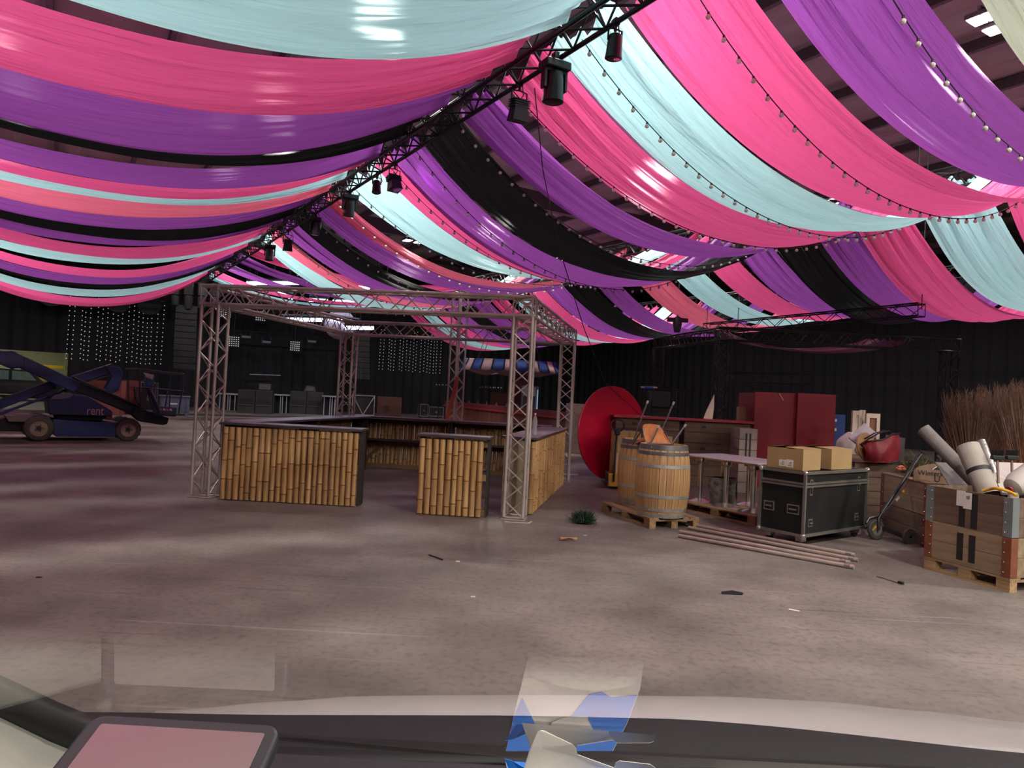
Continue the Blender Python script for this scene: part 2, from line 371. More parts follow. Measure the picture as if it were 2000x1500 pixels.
LEFT1 = [(-8.9, 1.2, 1.35, 1.6, 'white'), (-7.35, 1.2, 1.4, 1.6, 'pink'), (-5.75, 1.3, 1.4, 1.6, 'pink'), (-4.36, 1.3, 1.42, 1.6, 'blue'), (-2.58, 1.4, 1.5, 1.6, 'pink'), (-0.85, 1.6, 2.0, 1.6, 'purple'),
         (0.72, 1.0, 1.0, 1.42, 'black'), (1.95, 1.1, 1.15, 1.5, 'purple'), (3.25, 0.75, 0.75, 1.45, 'pink'), (3.85, 0.6, 0.6, 1.45, 'blue'), (5.0, 1.5, 1.8, 1.45, 'coral'), (6.55, 1.15, 1.25, 1.45, 'purple'),
         (7.9, 1.3, 1.4, 1.4, 'black'), (9.0, 0.8, 0.9, 1.45, 'purple'), (10.65, 1.5, 1.65, 1.5, 'pink'), (12.1, 1.0, 1.1, 1.52, 'blue'), (14.0, 1.8, 2.1, 1.66, 'pink'), (16.0, 1.2, 1.3, 1.64, 'purple'),
         (17.5, 1.3, 1.4, 1.6, 'black'), (19.5, 1.4, 1.6, 1.72, 'blue'), (21.4, 1.5, 1.7, 1.82, 'pink'), (23.4, 1.4, 1.5, 1.8, 'pink')]
row(-0.2, -9.7, LEFT1, 'left of the central truss', 'drapes in the bay left of the central truss')
RIGHT2 = [(-6.1, 1.1, 1.35, 1.9, 'pink'), (-4.6, 1.0, 1.35, 2.0, 'pink'), (-3.1, 1.2, 1.45, 1.95, 'blue'), (-1.65, 1.2, 1.45, 2.05, 'pink'), (-0.4, 0.95, 1.15, 1.95, 'purple'), (0.75, 1.2, 1.35, 2.0, 'black'), (2.05, 1.05, 1.3, 1.75, 'purple'), (3.3, 0.95, 1.2, 1.75, 'pink'), (4.7, 1.15, 1.3, 1.8, 'blue'),
          (6.3, 1.15, 1.4, 1.95, 'coral'), (8.4, 0.9, 1.3, 2.05, 'purple'), (9.8, 1.2, 1.4, 2.05, 'black'), (11.1, 1.0, 1.3, 2.05, 'purple'), (12.5, 1.1, 1.35, 2.1, 'pink'), (13.9, 1.0, 1.2, 2.05, 'blue'), (15.3, 1.1, 1.35, 2.1, 'pink'), (16.8, 1.1, 1.35, 2.1, 'purple'), (18.2, 1.2, 1.4, 2.1, 'black'), (19.6, 1.1, 1.35, 2.1, 'purple'), (21.0, 1.1, 1.3, 2.1, 'pink'), (22.6, 1.1, 1.3, 2.15, 'blue'), (24.0, 1.1, 1.3, 2.15, 'pink')]
row(9.7, 19.1, RIGHT2, 'in the farther right bay', 'drapes in the farther right-hand bay')

# ------------------------------------------------------------------ ceiling trusses
blackal = mat('black_truss', '141417', 0.45, 0.3, var=0.2)
def ceiling_truss(t, s0, s1, z, size, label, near_parts):
    T = thing('ceiling_truss', label, 'truss', hall(s0, t, z), 0, 'black box trusses carrying the drapes')
    off = hall(s0, t, z)
    ch, br = lattice(hall(s0, t, z) - off, hall(s1, t, z) - off, size, size * 0.8)
    for a, b in ch: rod('chord', a, b, 0.033, blackal, T, 8)
    br.sort(key=lambda p: ((p[0] + off) - EYE).length)
    for a, b in br[:near_parts]: rod('brace', a, b, 0.016, blackal, T, 5)
    g = MB()
    for a, b in br[near_parts:]: g.cyl(a, b, 0.013, n=4, cap=False)
    if g.v: stuff(g.build('brace_web', blackal, T))
    return T
ceiling_truss(0.0, -12, 24.8, 6.3, 0.40, 'long black box truss crossing overhead between the two nearest rows of drapes', 290)
ceiling_truss(9.6, -9, 25, 6.38, 0.40, 'black box truss over the dip between the two right-hand rows of drapes', 0)
ceiling_truss(19.2, -8, 25, 6.38, 0.40, 'farthest black box truss on the right behind the last row of drapes', 0)
ceiling_truss(-9.9, -11, 25, 6.38, 0.40, 'black box truss holding the left ends of the left-hand drapes', 0)

# ------------------------------------------------------------------ festoon strings along the right-hand drapes
cable_m = mat('black_cable', '0d0d0e', 0.5); bulb_m = mat('frosted_bulb', 'd9d0cc', 0.35, spec=0.5)
sock = MB().cyl((0, 0, 0), (0, 0, 0.035), 0.014, n=6).mesh('socket', cable_m)
bulbme = MB().sphere((0, 0, -0.03), 0.029, 8, 6).mesh('bulb', bulb_m)
def festoon(s, sag, n, label, s_end=None):
    s_end = s if s_end is None else s_end
    base = hall(s, 0.3, ZT)
    T = thing('festoon_string', label, 'string lights', base, 0, 'festoon bulb strings hung along the drapes')
    def P(v): return hall(s + (s_end - s) * v, 0.25 + 9.1 * v, drape_z(v, sag) - 0.10 - 0.05 * math.sin(math.pi * v)) - base
    stuffed = MB().tube([P(i / 60) for i in range(61)], 0.007, 5).build('cable', cable_m, T)
    for i in range(n):
        v = (i + 0.5) / n; p = P(v)
        link('socket', sock, T, Matrix.Translation(p + Vector((0, 0, -0.03))))
        link('bulb', bulbme, T, Matrix.Translation(p + Vector((0, 0, -0.02))))
FS = [(-6.85, 1.52, 34, 'across the near purple drape'), (-5.2, 1.6, 36, 'across the large near pink drape'), (-3.47, 1.6, 36, 'across the near pale blue drape'), (-1.75, 1.6, 36, 'along the edge of the second pink drape', -2.6),
      (-0.1, 1.65, 36, 'between the purple and the first black drape'), (1.6, 1.98, 34, 'along the purple drape beside the black one'), (2.85, 1.75, 32, 'along the narrow pink drape'), (4.9, 1.52, 30, 'along the second pale blue drape'),
      (6.2, 1.58, 30, 'along the thin coral drape'), (8.2, 1.65, 30, 'between the middle purple and black drapes'), (11.1, 1.7, 28, 'along the far coral drape'), (13.4, 1.72, 28, 'along the far pale blue drape')]
for s, sag, n, w, *se in FS: festoon(s, sag, n, 'string of round festoon bulbs ' + w, *se)

# ------------------------------------------------------------------ stage lights hung under the central truss
fixt = mat('fixture_black', '111113', 0.45, var=0.15); lens_dk = mat('fixture_lens', '2b2024', 0.15, 0.2)
def stage_light(px, py, kind, tilt, rz, label, sc=1.0, glow=None, watts=0, aim=None, tt=0.12):
    p = hz(px, py, 6.1); s = (p - T0).dot(DV)
    T = thing('stage_light', label, 'stage light', hall(s, tt, 6.12), rz, 'stage lights clamped under the central truss')
    MB().box(-0.03, -0.05, -0.06, 0.03, 0.05, 0.02).cyl((0, 0, -0.06), (0, 0, -0.12), 0.02).build('clamp', fixt, T)
    if kind == 'moving':
        MB().box(-0.17 * sc, -0.12 * sc, -0.2 * sc, 0.17 * sc, 0.12 * sc, -0.1 * sc).build('base', fixt, T, bevel=0.015)
        y = MB()
        for x in (-0.16, 0.13): y.box(x * sc, -0.05 * sc, -0.44 * sc, (x + 0.03) * sc, 0.05 * sc, -0.2 * sc)
        y.box(-0.16 * sc, -0.05 * sc, -0.23 * sc, 0.16 * sc, 0.05 * sc, -0.2 * sc).build('yoke', fixt, T)
    else:
        MB().tube([(-0.12 * sc, 0, -0.32 * sc), (-0.12 * sc, 0, -0.14 * sc), (0, 0, -0.12 * sc), (0.12 * sc, 0, -0.14 * sc), (0.12 * sc, 0, -0.32 * sc)], 0.012, 6).build('yoke', fixt, T)
    M = Matrix.Translation((0, 0, -0.38 * sc)) @ Matrix.Rotation(tilt, 4, 'X')
    g = MB()
    if kind == 'box':
        g.add([M @ Vector((x * a, y * a, z)) for z, a in ((0.13 * sc, 0.7), (-0.17 * sc, 1.0)) for x, y in ((-.12 * sc, -.1 * sc), (.12 * sc, -.1 * sc), (.12 * sc, .1 * sc), (-.12 * sc, .1 * sc))],
              [(3, 2, 1, 0), (4, 5, 6, 7), (0, 1, 5, 4), (1, 2, 6, 5), (2, 3, 7, 6), (3, 0, 4, 7)])
        for k in range(4): g.box(-0.13 * sc, -0.09 * sc, (0.02 + k * 0.03) * sc, 0.13 * sc, 0.09 * sc, (0.03 + k * 0.03) * sc, M)
    else:
        g.lathe([(0.07 * sc, 0.17 * sc), (0.10 * sc, 0.15 * sc), (0.115 * sc, 0.05 * sc), (0.125 * sc, -0.12 * sc), (0.135 * sc, -0.2 * sc), (0.12 * sc, -0.21 * sc)], 14, (0, 0, -0.38 * sc), Matrix.Rotation(tilt, 3, 'X'))
    h = g.build('head', fixt, T)
    MB().lathe([(0.001, -0.212 * sc), (0.108 * sc, -0.214 * sc)] if kind != 'box' else [(0.001, -0.172 * sc), (0.085 * sc, -0.174 * sc)], 12, (0, 0, -0.38 * sc), Matrix.Rotation(tilt, 3, 'X'), cap=False).build('lens', lens_dk, h)
    MB().tube([(0.05, 0.04, 0.05), (0.12, 0.1, -0.12), (0.05, 0.13, -0.25), (0.02, 0.08, -0.3 * sc)], 0.008, 5).build('power_cable', cable_m, T)
    if watts:
        l = bpy.data.lights.new('stage_beam', 'SPOT'); l.energy = watts; l.color = glow; l.spot_size = R_(75); l.spot_blend = 0.9; l.shadow_soft_size = 0.08
        o = bpy.data.objects.new('stage_beam', l); COL.objects.link(o); o.parent = T; o.location = (0, 0, -0.6 * sc)
        d = (Matrix.Rotation(-rz, 3, 'Z') @ Vector(aim)); o.rotation_euler = d.to_track_quat('-Z', 'Y').to_euler()
stage_light(1168, 30, 'par', 0.1, 0.4, 'small round stage light highest on the near end of the truss', 0.75, (1.0, 0.25, 0.55), 160, EV * 0.9 - DV * 0.5 + Vector((0, 0, 0.35)), tt=0.2)
stage_light(1045, 95, 'moving', 0.05, 0.5, 'largest cylindrical moving head light with a wire below it', 1.05)
stage_light(975, 150, 'box', 0.15, 0.5, 'boxy stage light below the truss beside the large moving head', 1.0, tt=0.2)
stage_light(737, 312, 'box', -0.3, 0.7, 'finned boxy stage light near the middle of the truss', 1.0, (0.85, 0.3, 1.0), 180, EV * 0.7 - DV * 0.9 + Vector((0, 0, 0.35)), tt=0.22)
stage_light(712, 335, 'par', -0.2, 0.3, 'small round stage light next to the finned boxy one', 0.7, tt=0.2)
stage_light(655, 368, 'moving', 0.2, 0.5, 'moving head light above the thin coral drape', 1.0, (0.85, 0.3, 1.0), 150, EV * 0.7 + DV * 0.6 + Vector((0, 0, 0.4)), tt=0.2)
stage_light(588, 415, 'moving', 0.1, 0.2, 'moving head light in front of the second black drape', 0.9, tt=0.25)
stage_light(541, 447, 'box', 0.1, 0.4, 'boxy stage light near the start of the far coral drape', 1.1, tt=0.2)
stage_light(506, 470, 'moving', 0.0, 0.4, 'farthest moving head light near the end of the truss', 1.0, tt=0.2)
# chain hoists bunched at the far end of the truss
for k, (ds, tt_, L) in enumerate(((1.6, -0.75, 0.9), (1.1, -0.25, 1.1), (0.9, 0.3, 1.0), (0.5, 0.8, 0.8))):
    p = hall(25.2 + ds, tt_, 5.95)
    T = thing('chain_hoist', 'black chain hoist hanging at the far truss end, %s from the left' % ORD[k], 'hoist', p, 0.3 * k, 'chain hoists at the far truss end')
    MB().box(-0.22, -0.16, -0.3, 0.22, 0.16, 0.35).build('motor', fixt, T, bevel=0.04)
    MB().lathe([(0.05, -0.9 * L), (0.16, -0.85 * L), (0.2, -0.35), (0.17, -0.3)], 10).build('chain_bag', blackcloth, T)
    MB().cyl((0, 0, 0.35), (0, 0, 4.1), 0.02, n=6).build('chain', fixt, T)
# steadying wire from the moving head down towards the red disc
MBw = MB().tube([at(1044, 172, 9.35), at(1060, 330, 10.0), at(1078, 420, 10.6), at(1100, 510, 11.3), at(1140, 640, 12.5), at(1182, 748, 13.6), at(1252, 812, 14.35)], 0.008, 5)
tag(MBw.build('wire_rope', cable_m), 'thin black wire hanging from the moving head to the red disc', 'wire')

# ------------------------------------------------------------------ silver truss frame over the bamboo bar
alu = mat('truss_aluminium', 'b9aca5', 0.4, 0.45, var=0.12, scale=3.0)
CA, CB, CC, CD = Vector((-4.45, 10.52, 0)), Vector((0.13, 10.02, 0)), Vector((1.12, 14.67, 0)), Vector((-3.52, 15.16, 0))
BO = CA.copy()
booth = thing('truss_pavilion', 'silver box truss frame standing over the bamboo bar', 'truss', BO)
xr = Vector((math.cos(R_(-9)), math.sin(R_(-9)), 0))
def silver(name, a, b, size=0.27, pitch=0.24, parent=None, rotv=None):
    ch, br = lattice(a - BO, b - BO, size, pitch, rotv)
    g = MB()
    for p, q in ch: g.cyl(p, q, 0.0255, n=10)
    c = g.build(name, alu, parent)
    for p, q in br: rod('brace', p, q, 0.010, alu, c, 5)
    return c
for c in (CA, CB, CC, CD):
    col = silver('column', c + Vector((0, 0, 0.03)), c + Vector((0, 0, 2.84)), parent=booth, rotv=xr)
    M = Matrix.Translation(c - BO) @ Matrix.Rotation(R_(-9), 4, 'Z')
    MB().box(-0.17, -0.17, 0, 0.17, 0.17, 0.012, M).build('base_plate', alu, col)
for a, b in ((CA, CB), (CB, CC), (CD, CC), (CA, CD)):
    d = (b - a).normalized() * 0.16
    silver('beam', a - d + Vector((0, 0, 2.975)), b + d + Vector((0, 0, 2.975)), pitch=0.27, parent=booth)
# taller tower behind the bar
TW = gnd(883, 900); BO2 = BO; BO = TW.copy()
tower = thing('truss_tower', 'slim silver truss tower rising behind the bamboo bar', 'truss', TW)
silver('column', TW + Vector((0, 0, 0.03)), TW + Vector((0, 0, 4.25)), 0.27, 0.24, tower, Vector((math.cos(0.75), math.sin(0.75), 0)))
MB().box(-0.25, -0.25, 0, 0.25, 0.25, 0.012).build('base_plate', alu, tower)

# ------------------------------------------------------------------ bamboo bar units
bam = wood('bamboo', '9a7446', 'c4a06c', 2, 0.45, 2.5, 0.15, 0.2)
_nt = bam.node_tree; _b = _nt.nodes['Principled BSDF']
nodem = mat('bamboo_node', '7d5730', 0.55)
dark_board = mat('dark_board', '37302c', 0.6, var=0.2, bump=0.1); topm = mat('bar_top', '4a4146', 0.32, var=0.15, scale=3)
palebd = mat('beige_board', '8f8266', 0.55, var=0.06); inner = wood('bar_inner_timber', '6f5538', '8c6e4a', 0, 0.7)
def pole_mesh(r, H, seed):
    rnd = random.Random(seed); prof = [(r * 0.97, 0.0)]; z = rnd.uniform(0.08, 0.3)
    while z < H - 0.05:
        prof += [(r * 0.985, z - 0.03), (r * 1.07, z - 0.008), (r * 0.95, z), (r * 1.07, z + 0.008), (r * 0.985, z + 0.03)]
        z += rnd.uniform(0.27, 0.42)
    prof.append((r * 0.97, H)); prof = [p for i, p in enumerate(prof) if i == 0 or p[1] > prof[i - 1][1]]
    me = MB().lathe(prof, 10).mesh('bamboo_pole', bam); me.materials.append(nodem); nz_ = [p[1] for i, p in enumerate(prof) if 0 < i < len(prof) - 1 and p[0] < r * 0.96]
    for pl in me.polygons:
        if any(abs(pl.center.z - z_) < 0.0045 for z_ in nz_): pl.material_index = 1
    return me
POLES = {}
for ri, r in enumerate((0.030, 0.036, 0.041, 0.045)):
    for k in range(3): POLES[(ri, k)] = (r, pole_mesh(r, 1.05, ri * 7 + k))
def bar_unit(P, Q, label, left_end=dark_board, right_end=dark_board, depth=0.36, nshelf=1, back=True, thin=0.15, seed=1):
    """P to Q is the outer face seen from outside, left to right; the body lies behind it"""
    P = Vector(P); Q = Vector(Q); L = (Q - P).length; rz = math.atan2((Q - P).y, (Q - P).x); rnd = random.Random(seed)
    T = thing('bamboo_bar', label, 'bar counter', P, rz, 'bamboo fronted bar units')
    MB().box(-0.03, -0.07, 1.09, L + 0.03, depth + 0.05, 1.125).build('counter_top', topm, T, bevel=0.005)
    MB().box(0.0, 0.045, 0.0, 0.025, depth, 1.088).build('end_panel', left_end, T)
    MB().box(L - 0.025, 0.045, 0.0, L, depth, 1.088).build('end_panel', right_end, T)
    for z in (0.06, 0.55, 1.02): MB().box(0.026, 0.047, z - 0.045, L - 0.026, 0.075, z + 0.045).build('rail', inner, T)
    if nshelf: MB().box(0.03, 0.09, 0.62, L - 0.03, depth - 0.02, 0.645).build('shelf', dark_board, T)
    MB().bar((0.06, 0.09, 0.08), (0.55, 0.09, 0.5), 0.07, 0.025, (0, 1, 0)).build('diagonal_brace', inner, T)
    MB().bar((L - 0.06, 0.09, 0.08), (L - 0.55, 0.09, 0.5), 0.07, 0.025, (0, 1, 0)).build('diagonal_brace', inner, T)
    x = 0.005
    while True:
        ri = 0 if rnd.random() < thin else rnd.choice((1, 2, 2, 3)); r, me = POLES[(ri, rnd.randrange(3))]
        if x + 2 * r > L + 0.01: break
        M = Matrix.Translation((x + r, 0.0 - 0.0, 0.012)) @ Matrix.Rotation(rnd.uniform(-0.006, 0.006), 4, 'Y') @ Matrix.Rotation(rnd.uniform(0, 6), 4, 'Z')
        if rnd.random() < 0.5: M = M @ Matrix.Translation((0, 0, 1.05)) @ Matrix.Rotation(R_(180), 4, 'X')
        link('bamboo_pole', me, T, M); x += 2 * r + rnd.uniform(0.001, 0.008)
    return T
B1a, B1b = gnd(428, 975), gnd(697, 990); B2a, B2b = gnd(812, 1003), gnd(948, 1012)
u1 = bar_unit(B1a, B1b, 'wide bamboo fronted bar unit beside the front left truss column', seed=3, depth=0.34)
u2 = bar_unit(B2a, B2b, 'short bamboo fronted bar unit left of the front right truss column', seed=8, depth=0.33)
sx = (CC - CB).normalized()
S0 = gnd(1030, 1000) + Vector((0.02, -0.25, 0)); S1 = gnd(1097, 944) + Vector((0, -0.1, 0)); mid = (S0 + S1) / 2
bar_unit(S0, mid - (S1 - S0).normalized() * 0.01, 'nearer bamboo bar unit along the right side of the truss frame', seed=12, left_end=palebd, depth=0.42)
bar_unit(mid + (S1 - S0).normalized() * 0.01, S1, 'farther bamboo bar unit along the right side of the truss frame', seed=15, depth=0.42)
K0 = CC + Vector((-0.25, 0.35, 0)); K1 = CD + Vector((0.25, 0.35, 0)); km = (K0 + K1) / 2; kd = (K1 - K0).normalized()
bar_unit(K0, km - kd * 0.01, 'right-hand of the two bar units along the back of the frame', seed=21, depth=0.4)
bar_unit(km + kd * 0.01, K1, 'left-hand of the two bar units along the back of the frame', seed=22, depth=0.4)
W0 = CD + Vector((-0.05, -0.1, 0)); W1 = CA + Vector((-0.02, 0.28, 0)) + (CB - CA).normalized() * 0.17; W0 = W0 + (CB - CA).normalized() * 0.2; wm = (W0 + W1) / 2; wd = (W1 - W0).normalized()
bar_unit(W0, wm - wd * 0.01, 'farther bar unit along the left side of the frame', seed=31, depth=0.4)
bar_unit(wm + wd * 0.01, W1, 'nearer bar unit along the left side of the frame', seed=32, depth=0.4)
# clear plastic bottle on the right counter
glassm = bpy.data.materials.new('clear_plastic'); glassm.use_nodes = True
_gb = glassm.node_tree.nodes['Principled BSDF']; _gb.inputs['Roughness'].default_value = 0.08; _gb.inputs['Alpha'].default_value = 0.35; _gb.inputs['Base Color'].default_value = (0.75, 0.75, 0.78, 1)
bp_ = (S0 + mid) / 2; bt = thing('plastic_bottle', 'clear plastic bottle standing on the right-hand bar counter', 'bottle', (bp_.x - 0.15, bp_.y - 0.3, 1.127))
MB().lathe([(0.035, 0), (0.042, 0.02), (0.042, 0.09), (0.038, 0.11), (0.042, 0.13), (0.042, 0.22), (0.03, 0.27), (0.014, 0.30), (0.014, 0.33)], 12).build('body', glassm, bt)
MB().lathe([(0.016, 0.318), (0.016, 0.34)], 10).build('cap', mat('bottle_cap', 'e0e0e0', 0.4), bt)

# ------------------------------------------------------------------ pallets
pal_w = wood('pallet_wood', '7d6142', 'a68862', 0, 0.75, 3.0, 0.3, 0.22)
brd = {}
def board(name, x0, y0, z0, x1, y1, z1, mt, parent, bevel=0.0):
    """one shared-mesh board, placed by its low corner"""
    key = (name, round(x1 - x0, 3), round(y1 - y0, 3), round(z1 - z0, 3), mt.name)
    if key not in brd: brd[key] = MB().box(0, 0, 0, x1 - x0, y1 - y0, z1 - z0).mesh(name, mt, False)
    return link(name, brd[key], parent, Matrix.Translation((x0, y0, z0)), bevel=bevel)
def pallet(loc, rz, label, lx=1.2, ly=0.8, mt=pal_w, group='wooden pallets'):
    T = thing('wooden_pallet', label, 'pallet', loc, rz, group)
    for y in (0, ly / 2 - 0.05, ly - 0.1): board('bottom_board', 0, y, 0, lx, y + 0.1, 0.022, mt, T)
    for x in (0, lx / 2 - 0.0725, lx - 0.145):
        for y in (0, ly / 2 - 0.05, ly - 0.1): board('block', x, y, 0.0222, x + 0.145, y + 0.1, 0.1, mt, T)
        board('stringer_board', x, 0, 0.1002, x + 0.145, ly, 0.122, mt, T)
    n = 5
    for k in range(n):
        y = (ly - 0.145) * k / (n - 1); board('deck_board', 0, y, 0.1222, lx, y + 0.145 if k % 2 == 0 else y + 0.1, 0.144, mt, T)
    return T
PB = gnd(1268, 1033); PRZ = R_(20)
# lx runs away from the camera on the barrel pallet
pallet(PB + Vector((0.8 * math.cos(PRZ), 0.8 * math.sin(PRZ), 0)), PRZ + R_(90), 'wooden pallet under the two oak barrels', 1.42)

# ------------------------------------------------------------------ oak barrels
oak = wood('barrel_oak', 'a27a4c', 'cda878', 2, 0.55, 2.2, 0.2, 0.13); hoopm = mat('hoop_steel', 'a9a8a2', 0.4, 0.4, var=0.2, scale=9); hoop_dk = mat('hoop_dark', '5c5b5c', 0.45, 0.4, var=0.2)
def barrel(loc, rz, label, H=1.0, rb=0.385, rh=0.325):
    T = thing('oak_barrel', label, 'barrel', loc, rz, 'oak barrels on the pallet')
    rad = lambda z: rh + (rb - rh) * (1 - (2 * z / H - 1) ** 2)
    n = 24; K = 8; w = 2 * math.pi / n
    g = MB(); vs = []; fs = []
    for k in range(K + 1):
        z = H * k / K; r = rad(z)
        for rr, a in ((r - 0.025, -w * 0.485), (r, -w * 0.47), (r + 0.002, 0), (r, w * 0.47), (r - 0.025, w * 0.485)): vs.append((rr * math.cos(a), rr * math.sin(a), z))
    for k in range(K):
        for i in range(5):
            j = (i + 1) % 5; fs.append((k * 5 + i, k * 5 + j, (k + 1) * 5 + j, (k + 1) * 5 + i))
    fs += [(4, 3, 2, 1, 0), tuple(K * 5 + i for i in range(5))]
    me = g.add(vs, fs).mesh('stave', oak)
    for i in range(n): link('stave', me, T, Matrix.Rotation(w * i, 4, 'Z'))
    MB().lathe([(0.001, H - 0.05), (rad(H) - 0.024, H - 0.05)], 24, cap=False).build('head', oak, T)
    for z0, z1, mt in ((0.0, 0.055, hoopm), (0.085, 0.13, hoopm), (0.27, 0.315, hoopm), (0.685, 0.73, hoopm), (0.86, 0.905, hoop_dk), (0.93, 1.0, hoop_dk)):
        z0 *= H; z1 *= H
        h = MB().lathe([(rad(z0) + 0.001, z0), (rad(z0) + 0.006, z0), (rad(z1) + 0.006, z1), (rad(z1) + 0.001, z1)], 36, cap=False).build('hoop', mt, T)
        zc = (z0 + z1) / 2; MB().sphere((rad(zc) + 0.006, 0, zc), 0.009, 6, 4).build('rivet', hoopm, h)
    return T
barrel(hz(1290, 1005, 0.144) + Vector((0, 0.0, 0)), 4.0, 'front oak barrel on the pallet with an upturned chair on it')
barrel(hz(1252, 983, 0.144) + Vector((0.0, 0.02, 0)), 1.0, 'rear oak barrel half hidden behind the front one')
bz = 1.146
# ------------------------------------------------------------------ upturned chair on the front barrel
chairw = wood('chair_plywood', 'a8602f', 'c8803f', 2, 0.4, 1.5, 0.05, 0.0); tubem = mat('chair_tube', '6d6866', 0.35, 0.8); capm = mat('chair_foot', 'a29c95', 0.5)
Yc = 10.45
cc = at(1283, 868, Yc)
ch = thing('school_chair', 'plywood and steel tube chair lying upturned on the front barrel', 'chair', (cc.x, cc.y, bz))
O = Vector((cc.x, cc.y, bz))
def cp(x, y, Y): return at(x, y, Y) - O
pl = [(1255, 833), (1259, 829), (1270, 828), (1284, 830), (1292, 836), (1299, 848), (1309, 864), (1313, 869), (1262, 869), (1258, 856)]
g = MB(); fr_ = [cp(x, y, 10.35 + (869 - y) * 0.004) for x, y in pl]; bk = [p + Vector((0, 0.014, 0.004)) for p in fr_]; n = len(pl)
g.add(fr_ + bk, [tuple(range(n - 1, -1, -1)), tuple(range(n, 2 * n))] + [(i, (i + 1) % n, n + (i + 1) % n, n + i) for i in range(n)]).build('seat', chairw, ch)
st = MB().grid(lambda u, v: tuple(cp(1236 + 26 * u + 8 * v, 866 - 12 * math.sin(u * 2.2) * v - 6 * u, 10.7 + 0.1 * v)), 6, 3).build('backrest', chairw, ch)
sol = st.modifiers.new('thick', 'SOLIDIFY'); sol.thickness = 0.012
for (a, b, ya, yb) in (((1235, 868), (1265, 784), 10.6, 10.62), ((1288, 852), (1316, 786), 10.7, 10.72), ((1270, 867), (1287, 832), 10.28, 10.3), ((1312, 869), (1339, 830), 10.3, 10.34)):
    p, q = cp(*a, ya), cp(*b, yb); lg = MB().cyl(p, q, 0.013, n=8).build('leg', tubem, ch); e_ = (q - p).normalized()
    MB().cyl(q - e_ * 0.035, q + e_ * 0.012, 0.017, n=8).build('foot_cap', capm, lg)
MB().tube([cp(1236, 867, 10.6), cp(1247, 850, 10.5), cp(1256, 838, 10.35), cp(1259, 857, 10.33), cp(1264, 866, 10.33), cp(1311, 867, 10.33), cp(1300, 846, 10.4), cp(1290, 838, 10.6)], 0.011, 8).build('seat_frame', tubem, ch)

# ------------------------------------------------------------------ red disc leaning behind the crates
redp = mat('red_paint', 'b01030', 0.28, var=0.12, scale=1.5, coat=0.3); red_dk = mat('red_panel', '7d1a26', 0.35, var=0.12, scale=1.2, coat=0.2); red_top = mat('red_counter', '8f1f30', 0.4, var=0.15)
dc = at(1197, 846, 15.35); dr = 1.02
disc = thing('round_tabletop', 'big red round tabletop standing on edge behind the barrels', 'tabletop', (dc.x, dc.y, 0))
nrm = Vector((0.6, -0.8, 0.06)).normalized(); q = nrm.to_track_quat('Z', 'Y').to_matrix()
dM = q.to_4x4(); dM.translation = (0, 0, 1.012)
MB().lathe([(dr - 0.01, -0.02), (dr, -0.012), (dr, 0.012), (dr - 0.01, 0.02)], 64, (0, 0, 1.012), q).build('board', redp, disc)
MB().lathe([(0.001, -0.05), (0.2, -0.05), (0.2, -0.021)], 24, (0, 0, 1.012), q, cap=False).build('hub', fixt, disc)

# ------------------------------------------------------------------ long crate-built bar counters with red tops
oldw = wood('old_crate_wood', '4e3a2e', '6b5342', 0, 0.75, 2.0, 0.35, 0.25); stripe = mat('black_stripe', '1b1a1a', 0.6)
def crate_bar(P, Q, H, label, depth=0.8, rows=6, hid=2, mt=oldw, top=red_top, group='crate bars with red tops', topover=0.06):
    P = Vector(P); Q = Vector(Q); L = (Q - P).length; rz = math.atan2((Q - P).y, (Q - P).x)
    T = thing('crate_bar', label, 'bar counter', (P.x, P.y, 0), rz, group)
    rh = (H - 0.05) / rows; nseg = max(1, int(round(L / 1.5)))
    for r in range(rows):
        for k in range(nseg):
            x0 = L * k / nseg; x1 = L * (k + 1) / nseg
            bd = board('plank', x0 + 0.004, 0.0, r * rh + 0.004, x1 - 0.004, 0.022, (r + 1) * rh - 0.003, mt, T)
            if r % 2 == 1:
                for fx in (0.25, 0.72):
                    xx = (x1 - x0) * fx; MB().box(xx, -0.003, rh * 0.35, xx + 0.1, 0.001, rh * 0.62).build('hand_hole', stripe, bd, False)
        board('end_plank', 0.0, 0.025, r * rh + 0.004, 0.022, depth, (r + 1) * rh - 0.003, mt, T)
        board('end_plank', L - 0.022, 0.025, r * rh + 0.004, L, depth, (r + 1) * rh - 0.003, mt, T)
    MB().box(0.024, 0.024, 0.0, L - 0.024, depth - 0.01, H - 0.08).build('carcass', mat('dark_timber', '241a15', 0.9), T, False)
    MB().box(-topover, -topover, H - 0.05, L + topover, depth + topover, H).build('top', top, T, bevel=0.006)
    return T
a0 = at(1204, 812, 14.85); a1 = at(1328, 817, 14.85); b0 = at(1338, 817, 14.9); b1 = at(1466, 823, 14.95)
crate_bar((a0.x, a0.y, 0), (a1.x, a1.y, 0), 1.42, 'red topped plank bar right behind the barrels and pump truck handle', 0.42)
crate_bar((b0.x, b0.y, 0), (b1.x, b1.y, 0), 1.42, 'red topped plank bar between the barrels and the red panels', 0.5)
# end crate with white panel
c0 = at(1434, 828, 14.15)
whp = mat('worn_white_board', '8f8078', 0.7, var=0.15); 
ec = thing('white_crate', 'worn white crate with dark stripes beside the red panels', 'crate', (c0.x + 0.12, c0.y, 0), 0.06)
for r in range(6): board('plank', 0, 0, 0.01 + r * 0.215, 0.36, 0.5, 0.215 + r * 0.215, whp, ec)
for x in (0.12, 0.2): MB().box(x, -0.004, 0.55, x + 0.035, -0.001, 1.2).build('stripe', stripe, ec, False)

